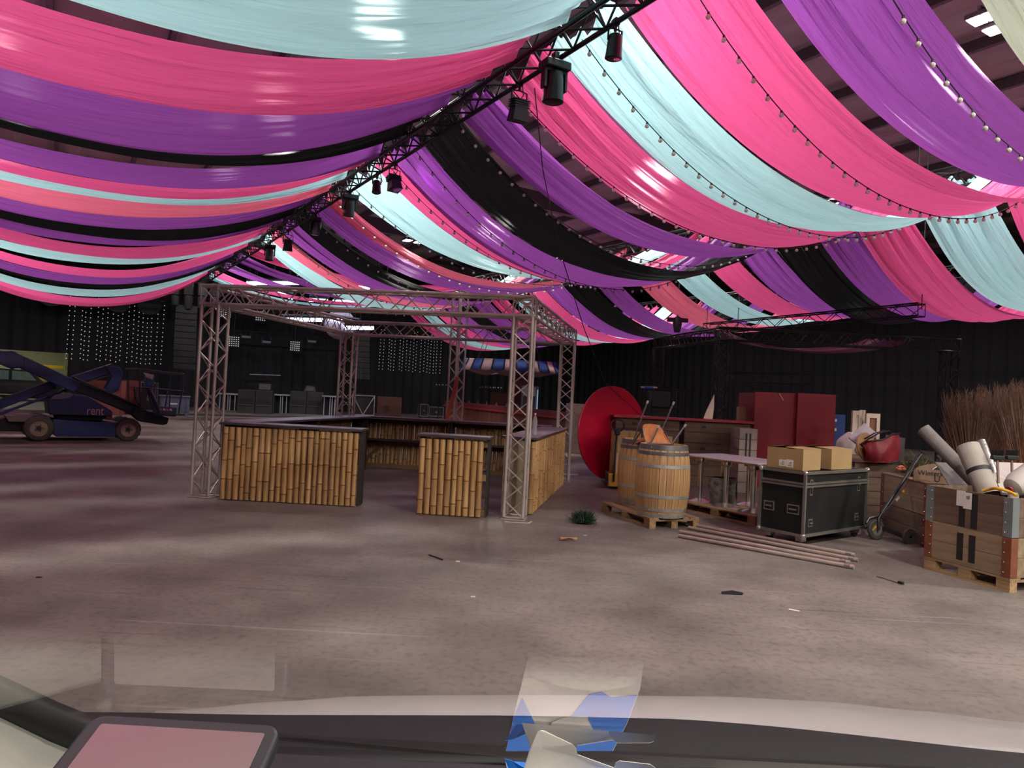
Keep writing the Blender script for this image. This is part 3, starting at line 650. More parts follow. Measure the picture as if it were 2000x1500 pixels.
# ------------------------------------------------------------------ tall red panels
RB = at(1470, 885, 15.25); rb = thing('red_panel_box', 'tall dark red panel box with a folded door', 'panel box', (RB.x, RB.y, 0), 0.06)
wd_ = 1.78
MB().box(0, 0, 0, 0.68, 0.05, 2.06).build('door_panel', red_dk, rb, bevel=0.008)
MB().box(0.70, 0.06, 0, 0.95, 0.11, 2.07).build('side_panel', red_dk, rb, bevel=0.008)
MB().box(0.96, -0.02, 0, wd_, 0.03, 2.08).build('front_panel', red_dk, rb, bevel=0.008)
MB().box(0.93, -0.03, 0, 0.96, 0.9, 2.08).build('edge_post', red_dk, rb)
MB().box(wd_ - 0.04, 0.03, 0, wd_, 0.9, 2.06).build('end_panel', red_dk, rb)
MB().box(0, 0.88, 0, wd_, 0.93, 2.04).build('back_panel', red_dk, rb)
MB().box(0, 0.05, 0, 0.04, 0.88, 2.04).build('end_panel', red_dk, rb)
MB().bar((0.52, -0.004, 2.05), (0.62, -0.004, 1.9), 0.02, 0.012, (0, 1, 0)).build('corner_brace', mat('raw_edge', 'b89a86', 0.6), rb)
pn = at(1456, 812, 15.3); tag(MB().box(-0.1, -0.02, 0, 0.1, 0.02, 1.72).build('brown_board', wood('brown_board', '6d4a38', '86604a', 2, 0.6), None, bevel=0.004), 'narrow brown board standing against the red panel box', 'board').location = (pn.x - 0.0, pn.y + 0.3, 0)

# ------------------------------------------------------------------ black rack frame with blue ratchet pole
rkp = at(1264, 800, 16.3); rf = thing('wheeled_rack', 'black tube rack with a blue wrapped handle behind the crates', 'rack', (rkp.x, rkp.y, 0), 0.08)
for x in (0.05, 0.85):
    for y in (0, 0.55): rod('post', (x, y, 0), (x, y, 2.05), 0.016, fixt, rf)
for y in (0, 0.55):
    for z in (1.2, 1.62, 2.04): rod('rail', (0.05, y, z), (0.85, y, z), 0.014, fixt, rf)
for x in (0.05, 0.85): rod('cross_rail', (x, 0, 2.04), (x, 0.55, 2.04), 0.014, fixt, rf)
MB().box(0.12, 0.05, 1.3, 0.55, 0.5, 1.98).build('black_case', mat('black_plastic', '161619', 0.35), rf, bevel=0.02)
MB().box(0.08, 0.02, 1.21, 0.82, 0.53, 1.25).build('shelf', mat('grey_shelf', '66635f', 0.4, 0.5), rf)
MB().cyl((-0.18, -0.02, 2.05), (0.2, -0.02, 2.06), 0.024, n=10).build('handle_tube', alu, rf)
MB().cyl((-0.09, -0.02, 2.052), (0.1, -0.02, 2.058), 0.034, n=10).build('blue_grip', mat('blue_grip', '2f55a8', 0.5), rf)

# white surfboard-like panel tip
wp = at(1383, 816, 15.15); wpo = MB().prism([(-0.1, 0), (0.09, 0), (0.11, 0.25), (0.105, 0.52), (0.04, 0.36), (-0.03, 0.2)], -0.02, 0.02).build('pointed_board', mat('white_panel', 'd6c9b4', 0.6))
tag(wpo, 'pointed white panel sticking up behind the plank bar', 'panel').location = (wp.x, wp.y, 1.43)

# ------------------------------------------------------------------ pump truck with cardboard boxes behind the barrels
card = mat('cardboard', 'a08358', 0.75, var=0.06, scale=2.5); tape = mat('brown_tape', '9c7144', 0.3)
pj = gnd(1198, 956); pt = thing('pallet_truck', 'hand pallet truck handle standing in front of the red disc', 'pallet truck', pj)
MB().tube([(0, 0, 0.15), (0.01, 0.02, 0.9), (0.03, 0.05, 1.12)], 0.02, 8).build('handle_bar', fixt, pt)
MB().tube([(0.03 + 0.13 * math.sin(a), 0.05, 1.24 - 0.12 * math.cos(a)) for a in [i * math.pi / 8 for i in range(17)]], 0.016, 6).build('handle_loop', fixt, pt)
MB().box(-0.02, 0.0, 1.05, 0.08, 0.09, 1.17).build('release_lever', fixt, pt, bevel=0.02)
MB().box(-0.1, 0.02, 0.05, 0.5, 0.14, 0.3).build('chassis', mat('truck_yellow', 'b5872a', 0.5), pt, bevel=0.01)
for y in (0.14, 0.5): MB().box(-0.05, 0.14 + (y - 0.14) * 0, 0.06, 0.12, 1.2, 0.1).build('fork', fixt, pt) if y < 0.3 else MB().box(0.3, 0.14, 0.06, 0.47, 1.2, 0.1).build('fork', fixt, pt)
for x in (-0.02, 0.4): MB().cyl((x, 0.08, 0.05), (x + 0.06, 0.08, 0.05), 0.05, n=12).build('wheel', mat('rubber', '17171a', 0.7), pt)
bx0 = gnd(1200, 955) + Vector((0.06, 0.35, 0))
pallet(bx0 + Vector((-0.02, -0.1, 0.102)), 0.12, 'pallet under the tall cardboard boxes behind the barrels', 1.2, 0.8)
for i, (x, z, w, h, lb) in enumerate(((0.0, 0.248, 0.5, 0.44, 'lower cardboard box behind the rear barrel'), (0.01, 0.69, 0.48, 0.42, 'upper cardboard box stacked behind the rear barrel'), (0.62, 0.248, 0.5, 0.8, 'tall cardboard box hidden behind the front barrel'))):
    T = thing('cardboard_box', lb, 'box', bx0 + Vector((x, 0, z)), 0.12, 'cardboard boxes')
    MB().box(0, 0, 0, w, 0.5, h).build('carton', card, T, bevel=0.006); MB().box(w / 2 - 0.03, -0.002, h * 0.55, w / 2 + 0.03, 0.002, h - 0.005).build('tape', tape, T, False)

# ------------------------------------------------------------------ chrome pedestal tables
chrome = mat('chrome', 'd8d5d0', 0.22, 0.9, var=0.05); tabtop = mat('white_tabletop', 'b5aeb0', 0.4, var=0.05); tabedge = mat('table_edge', '9a6a42', 0.5)
def ped_table(loc, label, rz=0.2):
    T = thing('pedestal_table', label, 'table', loc, rz, 'chrome pedestal tables')
    MB().lathe([(0.22, 0.0), (0.22, 0.012), (0.08, 0.05), (0.035, 0.06)], 24).build('foot_plate', chrome, T)
    MB().lathe([(0.04, 0.055), (0.04, 0.66)], 16).build('column', chrome, T)
    MB().lathe([(0.034, 0.62), (0.075, 0.63), (0.085, 0.65), (0.085, 0.70), (0.11, 0.715), (0.16, 0.725)], 20).build('collar', chrome, T)
    MB().box(-0.25, -0.25, 0.726, 0.25, 0.25, 0.742).build('edge_board', tabedge, T)
    MB().box(-0.255, -0.255, 0.7425, 0.255, 0.255, 0.758).build('top', tabtop, T, bevel=0.004)
PT0 = gnd(1322, 994); PT1 = gnd(1475, 1028)
pdir = (PT1 - PT0).normalized(); prz = math.atan2(pdir.y, pdir.x)
pA = pallet(PT0, prz, 'front pallet under the chrome pedestal tables', 1.55, 0.62)
pn_ = Vector((-pdir.y, pdir.x, 0))
names = ['left end of the front row', 'middle of the front row', 'right end of the front row', 'left end of the back row', 'middle of the back row', 'right end of the back row']
k = 0
for yy in (0.3, 0.84):
    for xx in (0.2, 0.73, 1.26):
        ped_table(PT0 + pdir * xx + pn_ * yy + Vector((0, 0, 0.1445)), 'white topped chrome pedestal table at the ' + names[k], prz); k += 1
pallet(PT0 + pn_ * 0.64, prz, 'rear pallet under the chrome tables nearest the plank bar', 1.55, 0.6)
film = mat('stretch_film_bundle', '6e6a66', 0.2, var=0.5, scale=14, bump=0.8, bscale=12)
wr = hz(1385, 985, 0.15) + pn_ * 0.3
g = MB().grid(lambda u, v: tuple(Vector((0.22 * math.cos(u * 6.283) * (1 + 0.1 * math.sin(9 * u + 4 * v)), 0.16 * math.sin(u * 6.283), 0.42 * v)) * 1.0), 24, 6)
tag(g.build('wrapped_bundle', film), 'bundle wrapped in clear film between the chrome tables', 'bundle').location = wr

# ------------------------------------------------------------------ flight case
caseb = mat('case_laminate', '131416', 0.45, var=0.15, bump=0.1, bscale=150); alp = mat('case_aluminium', '9d9a94', 0.38, 0.85, var=0.12); hw = mat('case_hardware', 'b9b6ae', 0.25, 0.9, var=0.1); rubber = mat('rubber', '17171a', 0.7)
cF = hz(1568, 1050, 0.13); cL = hz(1484, 1033, 0.13); cR = hz(1712, 1020, 0.13)
ex = (cR - cF); Lx = min(ex.length, 1.75); rzc = math.atan2(ex.y, ex.x); 
Ly = 0.62; Hc = 0.82
fc = thing('flight_case', 'large black flight case with aluminium edges carrying two cardboard boxes', 'flight case', (cF.x, cF.y, 0), R_(38))
Lx = 1.62; z0 = 0.13
MB().box(0.012, 0.012, z0 + 0.012, Lx - 0.012, Ly - 0.012, z0 + 0.64).build('body', caseb, fc, False)
MB().box(0.012, 0.012, z0 + 0.66, Lx - 0.012, Ly - 0.012, z0 + Hc - 0.012).build('lid', caseb, fc, False)
eb = [((0, 0), (Lx, 0)), ((0, 0), (0, Ly)), ((Lx, 0), (Lx, Ly)), ((0, Ly), (Lx, Ly))]
for (a, b) in eb:
    for z in (z0 + 0.017, z0 + Hc - 0.017): MB().bar((*a, z), (*b, z), 0.034, 0.034).build('edge_extrusion', alp, fc)
    for z in (z0 + 0.632, z0 + 0.668): MB().bar((*a, z), (*b, z), 0.028, 0.026).build('lid_extrusion', alp, fc)
for x in (0, Lx):
    for y in (0, Ly):
        MB().bar((x, y, z0), (x, y, z0 + Hc), 0.034, 0.034, (0, 1, 0)).build('corner_extrusion', alp, fc)
        for z in (z0 + 0.015, z0 + Hc - 0.015): MB().sphere((x, y, z), 0.036, 10, 6).build('ball_corner', hw, fc)
        c = MB().cyl((x * 0.86 + 0.11, y * 0.7 + 0.07, 0.055), (x * 0.86 + 0.11, y * 0.7 + 0.11, 0.055), 0.055, n=14).build('castor', rubber, fc)
        MB().box(x * 0.86 + 0.05, y * 0.7 + 0.05, 0.06, x * 0.86 + 0.17, y * 0.7 + 0.13, z0).build('castor_fork', hw, c)
def fitting(name, cx, cz, w, h, face):
    M = Matrix.Identity(4) if face == 'long' else Matrix(((0, 1, 0, 0), (1, 0, 0, 0), (0, 0, 1, 0), (0, 0, 0, 1)))
    p = MB().box(cx - w / 2, 0.002, cz - h / 2, cx + w / 2, 0.0119, cz + h / 2, M).build(name, hw, fc, False)
    MB().box(cx - w / 2 + 0.015, -0.001, cz - h / 2 + 0.015, cx + w / 2 - 0.015, 0.0015, cz + h / 2 - 0.015, M).build('recess', caseb, p, False)
    MB().bar(M @ Vector((cx - w * 0.3, -0.006, cz)), M @ Vector((cx + w * 0.3, -0.006, cz)), 0.014, 0.02).build('grip', hw, p)
fitting('catch', 0.16, z0 + 0.62, 0.07, 0.2, 'long'); fitting('catch', Lx - 0.22, z0 + 0.62, 0.07, 0.2, 'long')
fitting('latch', 0.17, z0 + 0.17, 0.1, 0.1, 'long'); fitting('latch', Lx - 0.25, z0 + 0.17, 0.09, 0.1, 'long')
fitting('recessed_handle', 0.15, z0 + 0.33, 0.17, 0.12, 'short'); fitting('recessed_handle', Ly - 0.13, z0 + 0.33, 0.15, 0.12, 'short')
# two cardboard boxes on the case
cM = Matrix.Translation((cF.x, cF.y, 0)) @ Matrix.Rotation(R_(38), 4, 'Z')
paper = mat('white_label', 'd8d2ca', 0.6, var=0.04); flapm = mat('cardboard_inside', 'b98f66', 0.75)
for i, (x, y, w, d, rz_, lb) in enumerate(((0.05, 0.07, 0.46, 0.5, 0.03, 'left cardboard box on the flight case with white labels'), (0.74, 0.06, 0.5, 0.5, -0.05, 'right cardboard box on the flight case without labels'))):
    T = thing('cardboard_box', lb, 'box', cM @ Vector((x, y, z0 + Hc + 0.002)), R_(38) + rz_, 'cardboard boxes')
    MB().box(0, 0, 0, w, d, 0.27).build('carton', card, T, bevel=0.004)
    for sgn in (0, 1):
        MB().add([(0.0, d * sgn, 0.271), (w, d * sgn, 0.271), (w, d * 0.5 + (0.012 if sgn else -0.012), 0.285 + 0.01 * sgn), (0, d * 0.5 + (0.012 if sgn else -0.012), 0.285 + 0.02 * sgn), (0.0, d * sgn, 0.275), (w, d * sgn, 0.275), (w, d * 0.5, 0.29 + 0.01 * sgn), (0, d * 0.5, 0.29 + 0.02 * sgn)],
                 [(0, 3, 2, 1), (4, 5, 6, 7), (0, 1, 5, 4), (1, 2, 6, 5), (2, 3, 7, 6), (3, 0, 4, 7)]).build('flap', card, T, False)
    if i == 0:
        for yy, zz, hh in ((0.13, 0.03, 0.1), (0.23, 0.035, 0.085)):
            q_ = MB().box(-0.003, yy - 0.0, zz, -0.0005, yy + 0.095, zz + hh).build('label', paper, T, False)
            for t_ in range(3): MB().box(-0.004, yy + 0.02, zz + 0.02 + t_ * 0.02, -0.0031, yy + 0.07 - 0.01 * t_, zz + 0.026 + t_ * 0.02).build('print_line', stripe, q_, False)

# ------------------------------------------------------------------ aluminium pipes on the floor
pipem = mat('scaffold_tube', 'b8a99d', 0.4, 0.6, var=0.1)
for i, (a, b, z, lb) in enumerate((((1326, 1050), (1668, 1112), 0.025, 'nearest of the four long tubes on the floor'), ((1328, 1042), (1660, 1103), 0.025, 'second of the four long tubes on the floor, stopping short'),
                                   ((1345, 1034), (1676, 1098), 0.025, 'third of the four long tubes, reaching farthest right'), ((1340, 1027), (1670, 1089), 0.025, 'farthest of the four long tubes on the floor'))):
    p, q_ = gnd(*a), gnd(*b); p.z = q_.z = z
    if i == 3: p.z = q_.z = 0.03
    dd = (q_ - p).normalized(); T = thing('steel_tube', lb, 'tube', p, 0, 'long metal tubes on the floor')
    MB().cyl((0, 0, 0), q_ - p, 0.025, n=14).build('pipe', pipem, T)
    MB().cyl(q_ - p - dd * 0.10, q_ - p - dd * 0.04, 0.029, n=14).build('end_collar', hw, T)

# ------------------------------------------------------------------ pallet collar crates
crw = wood('crate_planks', '4e3c30', '6f5847', 0, 0.7, 1.6, 0.3, 0.15); crw2 = wood('crate_planks_pale', '6f5b48', '917b60', 0, 0.7, 1.6, 0.3, 0.1)
rust = mat('brown_corner_plate', '7a4630', 0.5, 0.2, var=0.15); galv = mat('galvanised_plate', '8f9a9c', 0.4, 0.7, var=0.1)
def collar(T, z, h, lx, ly, planks, corner, boards=2):
    hh = h / boards
    for b in range(boards):
        z0_, z1_ = z + b * hh + 0.002, z + (b + 1) * hh - 0.002
        board('plank', 0, 0, z0_, lx, 0.022, z1_, planks, T); board('plank', 0, ly - 0.022, z0_, lx, ly, z1_, planks, T)
        board('side_plank', 0, 0.0225, z0_, 0.022, ly - 0.0225, z1_, planks, T); board('side_plank', lx - 0.022, 0.0225, z0_, lx, ly - 0.0225, z1_, planks, T)
    for x, sx_ in ((0, 1), (lx, -1)):
        for y, sy in ((0, 1), (ly, -1)):
            pl = MB().box(min(x, x + sx_ * 0.09) - 0.003, min(y, y - sy * 0.004), z + 0.003, max(x, x + sx_ * 0.09) + 0.003, max(y, y - sy * 0.004), z + h - 0.003)
            pl.box(min(x, x - sx_ * 0.004), min(y, y + sy * 0.09), z + 0.003, max(x, x - sx_ * 0.004), max(y, y + sy * 0.09), z + h - 0.003)
            c = pl.build('corner_plate', corner, T, False)
            for i in range(4):
                zz = z + h * (0.12 + 0.25 * i)
                if sy > 0: MB().sphere((x + sx_ * 0.07, y - 0.005, zz), 0.009, 6, 4).build('rivet', hw, c)
cr0 = gnd(1804, 1110); cr1 = gnd(1977, 1160); dcr = (cr1 - cr0); rzk = math.atan2(dcr.y, dcr.x); LK = 1.0
CP = cr0; 
nb = thing('pallet_crate', 'near wooden pallet crate of two tiers with black stripes and steel corners', 'crate', CP, rzk, 'pallet collar crates')
pallet(CP, rzk, 'pallet under the near striped crate', LK, 1.2)
collar(nb, 0.146, 0.40, LK, 1.2, crw2, rust); collar(nb, 0.55, 0.40, LK, 1.2, crw, galv)
for x in (0.40, 0.54):
    MB().box(x, -0.003, 0.20, x + 0.075, -0.0005, 0.49).build('painted_stripe', stripe, nb, False); MB().box(x + 0.01, -0.003, 0.56, x + 0.085, -0.0005, 0.93).build('painted_stripe', stripe, nb, False)
nt_ = thing('paper_notes', 'two white paper notes fixed to the near striped crate', 'paper', CP + Matrix.Rotation(rzk, 3, 'Z') @ Vector((0.38, -0.004, 0.76)), rzk)
MB().box(0, -0.004, 0.02, 0.1, -0.001, 0.185).build('sheet', paper, nt_, False); MB().box(0.085, -0.007, 0.0, 0.18, -0.0045, 0.175).build('sheet', paper, nt_, False)
lg = link('printed_mark', text_mesh('@', 0.045, mat('print_blue', '2c3350', 0.6)), nt_, Matrix.Translation((0.14, -0.0075, 0.125)) @ Matrix.Rotation(R_(90), 4, 'X'))
mk0 = gnd(1717, 1033); mk1 = gnd(1812, 1072); dmk = (mk1 - mk0); rzm = math.atan2(dmk.y, dmk.x)
mb = thing('pallet_crate', 'tall wooden crate between the flight case and the near striped crate', 'crate', mk0, rzm, 'pallet collar crates')
collar(mb, 0.0, 0.41, 1.35, 0.8, crw, rust); collar(mb, 0.415, 0.41, 1.35, 0.8, crw2, rust)
board('lid_board', 0, 0, 0.83, 1.35, 0.2, 0.85, crw2, mb); board('lid_board', 0, 0.21, 0.83, 1.35, 0.5, 0.85, crw2, mb); board('lid_board', 0, 0.51, 0.83, 1.35, 0.8, 0.85, crw2, mb)
def mbp(x, y, z): return mk0 + Matrix.Rotation(rzm, 3, 'Z') @ Vector((x, y, z))
def nbp(x, y, z): return CP + Matrix.Rotation(rzk, 3, 'Z') @ Vector((x, y, z))
MCR = Matrix.Rotation(rzm, 4, 'Z')

# ------------------------------------------------------------------ kick scooter leaning on the tall crate
scb = mat('scooter_black', '15161c', 0.4, var=0.1); amber = mat('amber_reflector', 'e08a1c', 0.3, emit='ff9a1a', estr=0.35); amb2 = mat('amber_strip', 'd9952e', 0.4); tyre = mat('grey_tyre', '3f3d38', 0.7); rim = mat('scooter_rim', '6b675c', 0.5)
w0 = gnd(1712, 1054); sw = Vector((w0.x, w0.y, 0.115))
sc = thing('kick_scooter', 'black electric kick scooter leaning between the flight case and the crate', 'scooter', (w0.x, w0.y, 0))
def S(x, y, Y): return at(x, y, Y) - Vector((w0.x, w0.y, 0))
wc = S(1711, 1034, w0.y); ax = Vector((0.32, -0.94, 0.05)).normalized(); wm_ = ax.to_track_quat('Z', 'Y').to_matrix()
tr_ = MB().lathe([(0.085, -0.025), (0.125, -0.025), (0.14, -0.012), (0.14, 0.012), (0.125, 0.025), (0.085, 0.025)], 28, wc, wm_, cap=False).build('front_tyre', tyre, sc)
MB().lathe([(0.001, -0.018), (0.085, -0.02), (0.085, 0.02), (0.001, 0.018)], 20, wc, wm_, cap=False).build('front_hub', rim, sc)
p0 = S(1714, 1010, w0.y + 0.02); p1 = S(1800, 885, w0.y + 0.22); stem = MB().cyl(S(1722, 1002, w0.y), p1, 0.024, n=10).build('stem', scb, sc)
MB().tube([wc + ax * 0.05, S(1716, 1013, w0.y - 0.02), S(1724, 1000, w0.y)], 0.018, 8).build('fork', scb, sc)
MB().tube([S(1692, 1022, w0.y - 0.02), S(1698, 1012, w0.y), S(1714, 1008, w0.y), S(1728, 1014, w0.y + 0.02)], 0.022, 8).build('mudguard', scb, sc)
MB().bar(S(1704, 1036, w0.y - 0.06), S(1711, 1027, w0.y - 0.06), 0.02, 0.012).build('amber_strip', amb2, sc)
MB().sphere(S(1763.5, 959, w0.y + 0.08), 0.022, 10, 6).build('reflector', amber, sc)
MB().bar(S(1750, 978, w0.y + 0.04), S(1756, 970, w0.y + 0.05), 0.014, 0.03).build('sticker', paper, sc)
MB().tube([S(1796, 880, w0.y + 0.0), S(1802, 882, w0.y + 0.22), S(1806, 886, w0.y + 0.45)], 0.016, 8).build('handlebar', scb, sc)
dk0 = S(1728, 1036, w0.y + 0.05); MB().bar(S(1726, 1030, w0.y + 0.05), S(1766, 1048, w0.y - 0.12), 0.12, 0.045).build('deck', scb, sc)
MB().lathe([(0.02, -0.02), (0.11, -0.02), (0.11, 0.02), (0.02, 0.02)], 20, S(1776, 1052, w0.y - 0.18) + Vector((0, 0, 0.02)), wm_, cap=False).build('rear_wheel', tyre, sc)
MB().tube([S(1786, 905, w0.y + 0.1), S(1768, 950, w0.y + 0.0), S(1740, 985, w0.y - 0.05), S(1722, 1005, w0.y - 0.05)], 0.006, 5).build('brake_cable', cable_m, sc)

# ------------------------------------------------------------------ things in and on the tall crate
shW = mat('plywood_sign', '7d6250', 0.6, var=0.1); lett = mat('sign_lettering', '1d1a1c', 0.6); whtrim = mat('white_trim', 'cfc4bf', 0.5)
sgp = at(1848, 944, 9.55); sg = thing('event_sign', 'wooden event sign with dark lettering propped on the tall crate', 'sign', (sgp.x, sgp.y, 0.852), -0.12)
pts = [(-0.42, 0.0), (0.42, 0.0), (0.42, 0.12)] + [(0.42 * math.cos(a), 0.12 + 0.13 * math.sin(a)) for a in [math.pi * k / 12 for k in range(1, 12)]] + [(-0.42, 0.12)]
MB().prism(pts, -0.01, 0.01).build('board', shW, sg, False)
MB().tube([(0.19 * math.cos(a), -0.014, 0.135 + 0.095 * math.sin(a)) for a in [0.25 + 2.64 * k / 14 for k in range(15)]], 0.006, 6).build('white_arch', whtrim, sg)
MB().prism([(0.18 * math.cos(a), 0.135 + 0.085 * math.sin(a)) for a in [0.3 + 2.54 * k / 12 for k in range(13)]], -0.013, -0.0105).build('dark_arch', lett, sg, False)
RX = Matrix.Rotation(R_(90), 4, 'X')
link('lettering', text_mesh('Winterwonderland', 0.095, lett), sg, Matrix.Translation((0.0, -0.0125, 0.11)) @ RX)
link('lettering', text_mesh('U', 0.12, lett), sg, Matrix.Translation((-0.12, -0.0125, 0.038)) @ RX)
# woven dark greenery garland
grn = mat('fir_green', '2c3a1e', 0.7, var=0.4); dry = mat('dry_sprig', '6d5a36', 0.8, var=0.3)
def sprigs(name, label, cat, loc, r, n, L, mt, seed, flat=0.6, width=0.006):
    rnd = random.Random(seed); g = MB()
    for i in range(n):
        a = rnd.uniform(0, 6.283); e = rnd.uniform(-0.15, 1.3); d = Vector((math.cos(a) * math.cos(e), math.sin(a) * math.cos(e), math.sin(e) * flat + 0.03))
        o = Vector((rnd.gauss(0, r * 0.35), rnd.gauss(0, r * 0.35), abs(rnd.gauss(0, r * 0.2)) + 0.012)); l = L * rnd.uniform(0.5, 1)
        p1 = o + d * l; p1.z = max(p1.z, 0.012)
        g.cyl(o, p1, width, width * 0.25, n=4, cap=False)
    o = g.build(name, mt); o.location = loc; tag(o, label, cat); return o
wreath = thing('fir_garland', 'dark green fir garland heaped on the tall crate lid', 'garland', mbp(0.35, 0.35, 0.853), rzm)
for nm, mt_, sd, nn in (('needles', grn, 3, 900), ('dry_twigs', dry, 4, 350)):
    rnd = random.Random(sd); g = MB()
    for i in range(nn):
        o = Vector((rnd.gauss(0, 0.17), rnd.gauss(0, 0.1), abs(rnd.gauss(0, 0.09)) + 0.012)); a = rnd.uniform(0, 6.283)
        d = Vector((math.cos(a), 0.6 * math.sin(a), rnd.uniform(-0.1, 0.9))); p1 = o + d * rnd.uniform(0.05, 0.14); p1.z = max(0.012, p1.z); g.cyl(o, p1, 0.005, 0.001, n=3, cap=False)
    stuff(g.build(nm, mt_, wreath))
rose = mat('salmon_flower', 'c06a55', 0.7, var=0.25, scale=20, bump=0.6, bscale=30)
fl_ = MB()
rnd = random.Random(5)
for i in range(26):
    a = rnd.uniform(0, 6.28); e = rnd.uniform(0, 1.5); c_ = Vector((math.cos(a) * math.cos(e), math.sin(a) * math.cos(e), math.sin(e))) * 0.05 + Vector((0, 0, 0.075)); fl_.sphere(c_, 0.028, 7, 4, (1, 1, 0.7))
fo = fl_.build('fabric_flower', rose); tag(fo, 'salmon pink fabric flower on the tall crate lid', 'flower'); fo.location = mbp(0.35, 0.12, 0.853)
# red bag, papers, round board
redbag = mat('red_bag', '841b27', 0.6, var=0.2, scale=5, bump=0.3, bscale=9)
rbp = at(1712, 897, 11.6); rg = thing('red_shopping_bag', 'red bag with dark handles slumped behind the flight case', 'bag', (rbp.x, rbp.y, 0.93))
BG = Vector((rbp.x, rbp.y, 0.93))
tcv = [at(x, y, Y) - BG for x, y, Y in ((1683, 866, 11.5), (1692, 862, 11.45), (1708, 860, 11.42), (1724, 858, 11.45), (1742, 848, 11.55), (1756, 846, 11.7))]
bcv = [at(x, y, Y) - BG for x, y, Y in ((1688, 899, 11.5), (1697, 902, 11.42), (1712, 903, 11.4), (1726, 903, 11.4), (1740, 903, 11.45), (1752, 899, 11.6))]
def crv(c, u): k = u * (len(c) - 1); i = min(len(c) - 2, int(k)); return c[i].lerp(c[i + 1], k - i)
def bagf(u, v):
    w_ = math.sin(math.pi * v); return tuple(crv(tcv, u).lerp(crv(bcv, u), v) + Vector((0, -0.07 * w_ - 0.035 * math.sin(11 * u + 4 * v) * v, 0.014 * math.sin(17 * u + 5 * v))))
def bagb(u, v): return tuple(crv(tcv, u).lerp(crv(bcv, u), v) + Vector((0, 0.02 + 0.16 * math.sin(math.pi * v), 0.0)))
MB().grid(bagf, 24, 10).build('bag_body', redbag, rg); MB().grid(bagb, 12, 6).build('bag_back', redbag, rg)
for dy in (0.0, 0.12): MB().tube([tcv[0] + Vector((0, dy, 0)), tcv[0] + Vector((0.1, dy, 0.07)), tcv[2] + Vector((0.05, dy, 0.11)), tcv[4] + Vector((-0.05, dy, 0.05)), tcv[4] + Vector((0, dy, 0))], 0.011, 6).build('handle', fixt, rg)
MB().tube([p + Vector((0, -0.03, 0.0)) for p in tcv], 0.012, 6).build('piping', fixt, rg)
tbp = at(1712, 897, 11.8); tb = thing('stacked_crate', 'low wooden crate behind the flight case carrying the red bag', 'crate', (tbp.x - 0.5, tbp.y - 0.3, 0), 0.2)
for r in range(4):
    board('plank', 0, 0, 0.01 + 0.227 * r, 1.5, 0.025, 0.227 + 0.227 * r, crw, tb); board('side_plank', 0, 0.026, 0.01 + 0.227 * r, 0.025, 0.8, 0.227 + 0.227 * r, crw, tb); board('side_plank', 1.475, 0.026, 0.01 + 0.227 * r, 1.5, 0.8, 0.227 + 0.227 * r, crw, tb); board('plank', 0, 0.801, 0.01 + 0.227 * r, 1.5, 0.826, 0.227 + 0.227 * r, crw, tb)
MB().box(0.0, 0.0, 0.92, 1.5, 0.826, 0.928).build('lid', crw, tb, False)
bkp = at(1712, 850, 11.75); bk = MB().box(-0.19, -0.02, 0, 0.19, 0.02, 0.28).build('white_binder', mat('white_binder', 'c9c4cc', 0.4), None, bevel=0.004)
tag(bk, 'white flat box tilted on top of the red bag', 'box'); bk.location = (bkp.x - 0.1, bkp.y, bkp.z - 0.12); bk.rotation_euler = (-0.5, -0.75, 0.2)
rdp = at(1697, 905, 11.62); rd = MB().lathe([(0.001, -0.012), (0.24, -0.012), (0.24, 0.012), (0.001, 0.012)], 40, (0, 0, 0.24), Matrix.Rotation(R_(78), 3, 'X'), cap=False).build('round_wood_disc', wood('round_ply', 'a07a50', 'b88e60', 2, 0.5, perobj=0.0))
tag(rd, 'round pale plywood disc leaning beside the cardboard boxes', 'disc'); rd.location = (rdp.x - 0.05, rdp.y, 0.93); rd.rotation_euler = (0, 0, 0.5)
# sheet leaning behind bag
gy = mat('grey_sheet', '6d6566', 0.5, var=0.1)
gsp = at(1745, 905, 11.75); gs = MB().box(-0.17, -0.012, 0, 0.17, 0.012, 0.42).build('grey_board', gy, None, bevel=0.003); tag(gs, 'plain grey board leaning between red bag and garland', 'board'); gs.location = (gsp.x, gsp.y, 0.945); gs.rotation_euler = (-0.12, 0.12, 0.1)
# ------------------------------------------------------------------ blue sign, white shutters, sacks behind
bsp = at(1638, 842, 15.4); bs = thing('blue_sign', 'blue sign board with white marks behind the red panels', 'sign', (bsp.x, bsp.y, 0), 0.05)
MB().box(-0.2, -0.015, 0, 0.13, 0.015, 1.66).build('board', mat('sign_blue', '22407e', 0.4), bs, bevel=0.003)
for z in (1.5, 1.3): MB().box(-0.16, -0.018, z, -0.06, -0.0155, z + 0.06).build('white_mark', paper, bs, False)
shut = mat('shutter_white', 'bfae9f', 0.55, var=0.1)
def shutter(px, Y, w, d, H, label, pane):
    p = at(px, 850, Y); T = thing('window_shutter', label, 'shutter', (p.x, p.y, 0), 0.1, 'white wooden frames')
    for x in (0, w - 0.07): MB().box(x, 0, 0, x + 0.07, d, H).build('stile', shut, T, bevel=0.004)
    for z in (0, H * 0.5, H - 0.09): MB().box(0.0705, 0.002, z, w - 0.0705, d - 0.002, z + 0.09).build('rail', shut, T)
    MB().box(0.0705, d * 0.4, 0.09, w - 0.0705, d * 0.6, H - 0.09).build('panel', pane, T, False)
shutter(1664, 14.2, 0.2, 0.06, 1.76, 'left white wooden frame standing behind the sacks', shut)
shutter(1678, 14.4, 0.12, 0.05, 1.78, 'narrow white wooden frame between two wider ones', shut)
shutter(1691, 14.1, 0.29, 0.06, 1.72, 'right white wooden frame with a brown panel', wood('brown_panel', '5d3522', '7a4a30', 2, 0.5, perobj=0))
